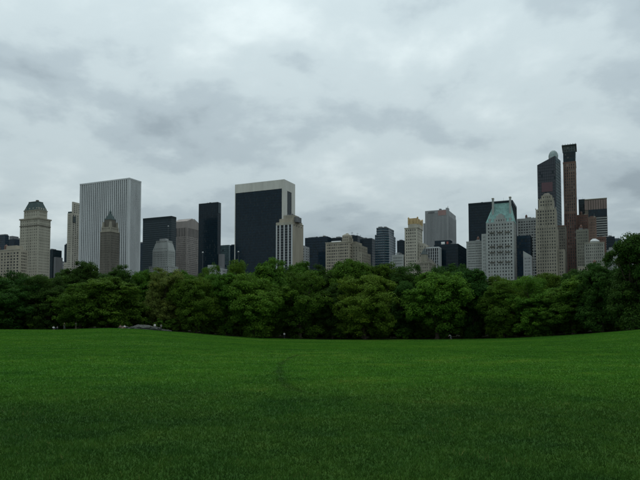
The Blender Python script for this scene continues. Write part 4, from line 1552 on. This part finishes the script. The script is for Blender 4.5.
FRONT = [
    # px, ytop, width, extra, kind, label
    (14, 279, 56, 6, "dark", "dark green tree at the meadow edge in front of the low beige apartment house"),
    (48, 277, 48, 7, "dark", "dark green tree at the meadow edge below the mansard-roofed hotel tower"),
    (80, 285, 46, 5, "mid", "low-branched mid-green tree at the meadow edge beside the sitting group"),
    (108, 279, 62, 7, "mid", "wide mid-green tree at the meadow edge just left of the grey rock"),
    (162, 269, 44, 12, "olive", "yellowish olive tree standing behind the grey rock"),
    (196, 279, 46, 6, "mid", "mid-green tree at the meadow edge right of the grey rock"),
    (226, 274, 44, 7, "mid", "mid-green tree at the meadow edge below the plain black glass tower"),
    (254, 277, 58, 4, "bright", "broad fresh-green tree at the meadow edge below the black travertine-framed slab"),
    (300, 273, 60, 6, "mid", "broad mid-green tree beside the person in the white shirt"),
    (333, 285, 34, 9, "dark", "small dark tree left of the round fresh-green tree below the blue glass tower"),
    (365, 276, 62, 3, "bright", "round fresh-green tree at the meadow edge below the blue glass tower"),
    (403, 282, 36, 11, "dark", "dark tree in the gap between the two round fresh-green trees"),
    (437, 274, 60, 3, "bright", "round fresh-green tree beside the bending person, below the black sign-topped block"),
    (473, 270, 44, 9, "dark", "dark dense tree right of the bending person"),
    (504, 281, 52, 4, "mid", "low mid-green tree at the meadow edge below the green copper roof"),
    (536, 278, 58, 5, "bright", "low spreading fresh-green tree below the tan setback tower"),
    (574, 277, 54, 6, "mid", "mid-green tree at the meadow edge below the brown pencil tower"),
    (602, 268, 48, 5, "dark", "dark tree at the meadow edge left of the biggest right-hand tree"),
    (634, 235, 66, 3, "dark", "tall dark tree, the biggest at the right end of the meadow edge"),
    (668, 243, 60, 4, "dark", "tall dark tree beyond the biggest right-hand tree"),
    (-24, 277, 56, 6, "dark", "dark tree at the far left end of the meadow edge"),
]
for f in FRONT:
    tree(*f, group=None)

# second and third rows
GB = "trees of the second row behind the meadow edge"
BEHIND = {2: "the round-topped dark tower", 30: "the mansard-roofed hotel tower", 62: "the slim cream tower", 86: "the left end of the white-ribbed slab",
          122: "the right end of the white-ribbed slab", 146: "the dark teal glass tower", 180: "the pink gabled tower", 210: "the low block with the pale roof edge",
          240: "the left edge of the travertine-framed slab", 268: "the middle of the travertine-framed slab", 300: "the beige flank of the striped hotel",
          322: "the flat-topped navy glass block", 350: "the domed turret of the beige apartment house", 381: "the blue-grey glass tower", 408: "the gold-crowned tower",
          436: "the block with white posts", 463: "the squat black block with rooftop signs", 492: "the green copper roof", 520: "the dark blue block beside the tan tower",
          548: "the tan setback tower", 576: "the brown pencil tower", 604: "the white-capped grey block", 650: "and behind the biggest right-hand tree",
          -30: "the left end of the beige apartment house", 680: "and far behind the biggest right-hand tree"}
for (x, yt, w, ex, k) in [(2, 273, 44, 22, "dark"), (30, 275, 44, 24, "dark"), (62, 271, 40, 20, "dark"), (86, 263, 40, 22, "dark"), (122, 267, 44, 22, "dark"),
                          (146, 272, 36, 26, "mid"), (180, 273, 40, 24, "mid"), (210, 267, 26, 22, "mid"), (240, 263, 44, 24, "mid"), (268, 260, 50, 22, "mid"),
                          (300, 264, 44, 26, "mid"), (322, 266, 42, 24, "dark"), (350, 262, 48, 22, "mid"), (381, 265, 46, 25, "mid"), (408, 266, 42, 23, "dark"),
                          (436, 268, 42, 26, "dark"), (463, 266, 48, 22, "dark"), (492, 277, 40, 24, "mid"), (520, 278, 44, 22, "mid"), (548, 275, 42, 25, "mid"),
                          (576, 272, 46, 22, "dark"), (604, 262, 46, 24, "dark"), (650, 246, 50, 22, "dark"), (-30, 270, 44, 24, "dark"), (680, 250, 50, 24, "dark")]:
    lab = "%s second-row tree rising below %s" % ({"dark": "dark green", "mid": "mid-green"}[k], BEHIND[x])
    tree(x, yt, w, ex, k, lab, GB)
GC = "trees deep in the wood"
LC = "tree deep in the dark wood behind the first two rows"
for i in range(22):
    x = -30 + i * 33 + random.uniform(-6, 6)
    base = np.interp(x, [0, 60, 130, 200, 270, 350, 420, 500, 560, 640], [277, 274, 272, 274, 266, 268, 272, 281, 279, 262])
    tree(x, float(base) + random.uniform(0, 5), random.uniform(36, 46), 48 + random.uniform(-6, 8), random.choice(["dark", "dark", "mid"]), LC, GC)
for i in range(16):
    x = -30 + i * 46 + random.uniform(-8, 8)
    base = np.interp(x, [0, 60, 130, 200, 270, 350, 420, 500, 560, 640], [279, 277, 274, 277, 270, 271, 275, 283, 282, 270])
    tree(x, float(base) + random.uniform(0, 5), random.uniform(36, 46), 95 + random.uniform(-12, 12), random.choice(["dark", "mid"]), LC, GC)

# understorey shrubs in the shade of the first row
SHR = []
for s_ in range(3):
    cm, C, RR = crown_mesh("foliage", 500 + s_, 3.4, 2.4, .1, 10, 9, 55, .34)
    tm = trunk_mesh("stem", 600 + s_, 3.0, .3, C, .06)
    cm.materials.append(LEAF["mid"])
    SHR.append((cm, tm))
for i in range(138):
    px_ = -20 + (i % 46) * 15 + (i // 46) * 5 + random.uniform(-4, 4)
    tx = (px_ - 320) / F
    dep = float(edge_dist(tx)) + (random.uniform(5, 11), random.uniform(15, 24), random.uniform(28, 42))[i // 46]
    root = bpy.data.objects.new("shrub", None)
    col.objects.link(root)
    x, y = tx * dep, dep
    root.location = (x, y, float(ground_z(x, y)))
    root.rotation_euler = (0, 0, random.uniform(0, 6.28))
    s = (random.uniform(.7, 1.2), random.uniform(1.0, 1.5), random.uniform(1.4, 2.0))[i // 46]
    root.scale = (s * 1.15, s * 1.15, s)
    tag(root, "dark understorey shrub in the shade below the trees at the meadow edge", "shrub", "shrubs under the trees at the meadow edge")
    c, t = SHR[i % 3]
    link("foliage", c, root)
    link("stem", t, root)

# the far wood of the park, between the last single trees and the street
def far_wood():
    r = np.random.default_rng(77)
    V, T = [], []
    for k in range(520):
        dep = r.uniform(285, 560)
        x = r.uniform(-.68, .68) * dep
        h = r.uniform(11, 17)
        R_ = r.uniform(5, 8)
        n = 170
        q = r.normal(size=(n, 3))
        q /= np.linalg.norm(q, axis=1)[:, None]
        pos = np.array([x, dep, h * .52]) + q * np.array([R_, R_, h * .52]) * (r.random(n) ** .3)[:, None]
        nor = q * .8 + np.array([0, 0, .3]) + r.normal(size=(n, 3)) * .4
        nor /= np.linalg.norm(nor, axis=1)[:, None]
        ax = np.cross(nor, r.normal(size=(n, 3)))
        ax /= np.linalg.norm(ax, axis=1)[:, None] + 1e-9
        bx = np.cross(nor, ax)
        l_ = r.uniform(1.2, 2.6, n)[:, None]
        V.append(np.stack([pos - ax * l_ * .5, pos + bx * l_ * .35, pos + ax * l_ * .5, pos - bx * l_ * .35], 1).reshape(-1, 3))
        T.append(np.repeat(np.clip(r.uniform(.3, .6) + r.normal(0, .12, n), 0, 1), 4))
    me = np_mesh("far_wood", np.concatenate(V), 4, np.concatenate(T))
    me.materials.append(LEAF["dark"])
    tag(link("far_wood", me, None, "stuff"), "dark wood of the park stretching from the tree rows to the towers", "wood")


far_wood()

# ------------------------------------------------------------------ rock outcrop
ROCK = mat("grey_schist", (0.06, 0.066, 0.058), rough=.9, scale=1.6, var=.35, bump=.8)


def rock(px0, px1, dep, h, label, seed):
    t = ((px0 + px1) / 2 - 320) / F
    w = (px1 - px0) / F * dep / 2
    x, y = t * dep, dep
    r = np.random.default_rng(seed)
    bm = bmesh.new()
    bmesh.ops.create_icosphere(bm, subdivisions=5, radius=1)
    from mathutils import noise as mn
    for v in bm.verts:
        p = v.co.copy()
        n_ = mn.fractal(p * 1.6 + Vector((seed, 0, 0)), .9, 2.1, 5)
        q = mn.fractal(Vector((p.x * 3.2, p.y * 3.2, p.z * 9)) + Vector((0, seed, 0)), .8, 2.0, 4)
        f = 1 + .22 * n_ + .09 * round(q * 2.5) / 2.5
        zf = p.z * f
        slope = .25 * p.x
        v.co = Vector((p.x * f * w, p.y * f * w * .55, max(zf, -.4) * h * (1 - slope) + .05))
    for fc in bm.faces:
        fc.smooth = False
    me = bpy.data.meshes.new("rock")
    bm.to_mesh(me)
    bm.free()
    me.materials.append(ROCK)
    o = link("rock_outcrop", me)
    o.location = (x, y, float(ground_z(x, y)) - .05)
    tag(o, label, "rock")


rock(129, 160, 147, 1.0, "low grey rock outcrop rising from the lawn in front of the olive tree", 4)
rock(157, 172, 151, .4, "flat grey rock slab running right from the larger grey rock", 9)
rock(118, 131, 149, .6, "small grey boulder at the left end of the larger grey rock", 12)

# ------------------------------------------------------------------ people
SKIN = mat("skin", (0.42, 0.27, 0.2), rough=.6)
HAIR = mat("hair", (0.04, 0.03, 0.025), rough=.7)


def skin_obj(name, verts, edges, radii, m, parent):
    me = bpy.data.meshes.new(name)
    me.from_pydata(verts, edges, [])
    me.materials.append(m)
    o = link(name, me, parent)
    md = o.modifiers.new("skin", 'SKIN')
    md.use_smooth_shade = True
    if not me.skin_vertices:
        me.skin_vertices.new()
    for i, r_ in enumerate(radii):
        me.skin_vertices[0].data[i].radius = (r_, r_ * .9) if not isinstance(r_, tuple) else r_
    me.skin_vertices[0].data[0].use_root = True
    o.modifiers.new("sub", 'SUBSURF').levels = 1
    o.modifiers["sub"].render_levels = 1
    return o


def person(px_, dep, rz, shirt, trousers, label, pose="stand"):
    x, y = (px_ - 320) / F * dep, dep
    root = bpy.data.objects.new("person", None)
    col.objects.link(root)
    root.location = (x, y, float(ground_z(x, y)))
    root.rotation_euler = (0, 0, rz)
    tag(root, label, "person")
    # joints for pose : +x right, -y forward
    if pose == "stand":
        J = dict(pel=(0, 0, .95), che=(0, 0, 1.3), nec=(0, .01, 1.48), hea=(0, -.02, 1.64),
                 sl=(-.19, 0, 1.41), el=(-.25, .03, 1.13), hl=(-.24, -.07, .88), sr=(.19, 0, 1.41), er=(.26, .02, 1.13), hr=(.22, -.12, .9),
                 tl=(-.1, 0, .9), kl=(-.11, -.03, .5), al=(-.12, .03, .08), fl=(-.13, -.16, .04), tr=(.1, 0, .9), kr=(.12, -.02, .5), ar=(.14, .05, .08), fr=(.16, -.14, .04))
    elif pose == "bend":
        J = dict(pel=(0, .12, .93), che=(0, -.2, 1.13), nec=(0, -.38, 1.18), hea=(0, -.52, 1.15),
                 sl=(-.19, -.3, 1.15), el=(-.26, -.42, .9), hl=(-.2, -.55, .68), sr=(.19, -.3, 1.15), er=(.3, -.45, 1.0), hr=(.28, -.66, .86),
                 tl=(-.1, .12, .88), kl=(-.13, -.02, .48), al=(-.14, .1, .08), fl=(-.15, -.09, .04), tr=(.1, .12, .88), kr=(.14, .1, .48), ar=(.17, .3, .08), fr=(.19, .11, .04))
    else:
        J = dict(pel=(0, 0, .12), che=(0, .06, .48), nec=(0, .05, .66), hea=(0, .0, .82),
                 sl=(-.19, .05, .6), el=(-.27, .0, .36), hl=(-.2, -.25, .42), sr=(.19, .05, .6), er=(.27, .02, .34), hr=(.17, -.26, .4),
                 tl=(-.1, -.03, .13), kl=(-.16, -.42, .46), al=(-.14, -.68, .1), fl=(-.15, -.86, .05), tr=(.1, -.03, .13), kr=(.15, -.4, .48), ar=(.13, -.7, .1), fr=(.14, -.88, .05))
    names = list(J)
    ix = {k: i for i, k in enumerate(names)}
    V = [J[k] for k in names]
    E = [("pel", "che"), ("che", "nec"), ("nec", "hea"), ("che", "sl"), ("sl", "el"), ("el", "hl"), ("che", "sr"), ("sr", "er"), ("er", "hr"),
         ("pel", "tl"), ("tl", "kl"), ("kl", "al"), ("al", "fl"), ("pel", "tr"), ("tr", "kr"), ("kr", "ar"), ("ar", "fr")]
    R = dict(pel=.13, che=.14, nec=.06, hea=.095, sl=.065, el=.045, hl=.035, sr=.065, er=.045, hr=.035, tl=.09, kl=.06, al=.042, fl=.035, tr=.09, kr=.06, ar=.042, fr=.035)
    body = skin_obj("body", V, [(ix[p], ix[q]) for p, q in E], [R[k] for k in names], SKIN, root)
    # head top and hair
    hd = Vector(J["hea"])
    dirh = (hd - Vector(J["nec"])).normalized()
    MB().lathe(0, 0, [(.02, .12), (.075, .105), (.105, .05), (.11, 0), (.095, -.05)], 12).build("hair", HAIR, root).location = hd + dirh * .03 + Vector((0, .012, 0))
    sh = ["pel", "che", "sl", "el", "sr", "er"]
    si = {k: i for i, k in enumerate(sh)}
    skin_obj("shirt", [J[k] for k in sh], [(si[p], si[q]) for p, q in E if p in si and q in si], [.155, .165, .085, .062, .085, .062], shirt, root)
    ts = ["pel", "tl", "kl", "al", "tr", "kr", "ar"]
    ti = {k: i for i, k in enumerate(ts)}
    skin_obj("trousers", [J[k] for k in ts], [(ti[p], ti[q]) for p, q in E if p in ti and q in ti], [.15, .108, .078, .06, .108, .078, .06], trousers, root)


CL_W = mat("white_cotton", (0.72, 0.72, 0.72))
CL_P = mat("pale_green_cotton", (0.42, 0.50, 0.46))
CL_K = mat("khaki_cotton", (0.15, 0.125, 0.10))
CL_D = mat("dark_denim", (0.03, 0.035, 0.05))
CL_B = mat("brown_cotton", (0.26, 0.16, 0.13))
CL_G = mat("grey_cotton", (0.17, 0.18, 0.19))
person(284.4, 167.5, .6, CL_W, CL_D, "person in a white shirt and dark trousers standing under the trees")
person(450.2, 165.0, -1.2, CL_P, CL_G, "person in a pale top bending forward at the meadow edge", "bend")
person(54.0, 149.0, .5, CL_W, CL_D, "person in a white top sitting on the grass under the left-hand trees", "sit")
person(57.6, 150.5, -.6, CL_G, CL_D, "person in a grey top sitting next to the one in white", "sit")
person(64.8, 150.0, .3, CL_K, CL_G, "person in khaki and grey standing beside the two sitting people")
person(76.2, 150.4, -.4, CL_G, CL_K, "person in a grey top and khaki trousers standing alone under the mid-green tree")
person(120.6, 147.5, .7, CL_B, CL_K, "person in brown sitting by the left end of the grey rock", "sit")
person(124.8, 147.0, -.3, CL_W, CL_B, "person in a white top and brown trousers sitting beside the grey rock", "sit")
person(155.0, 150.5, .4, CL_W, CL_D, "person in a white top standing behind the grey rock")
person(161.3, 153.0, -.5, CL_G, CL_D, "person in a grey top and dark trousers standing behind the flat rock slab")
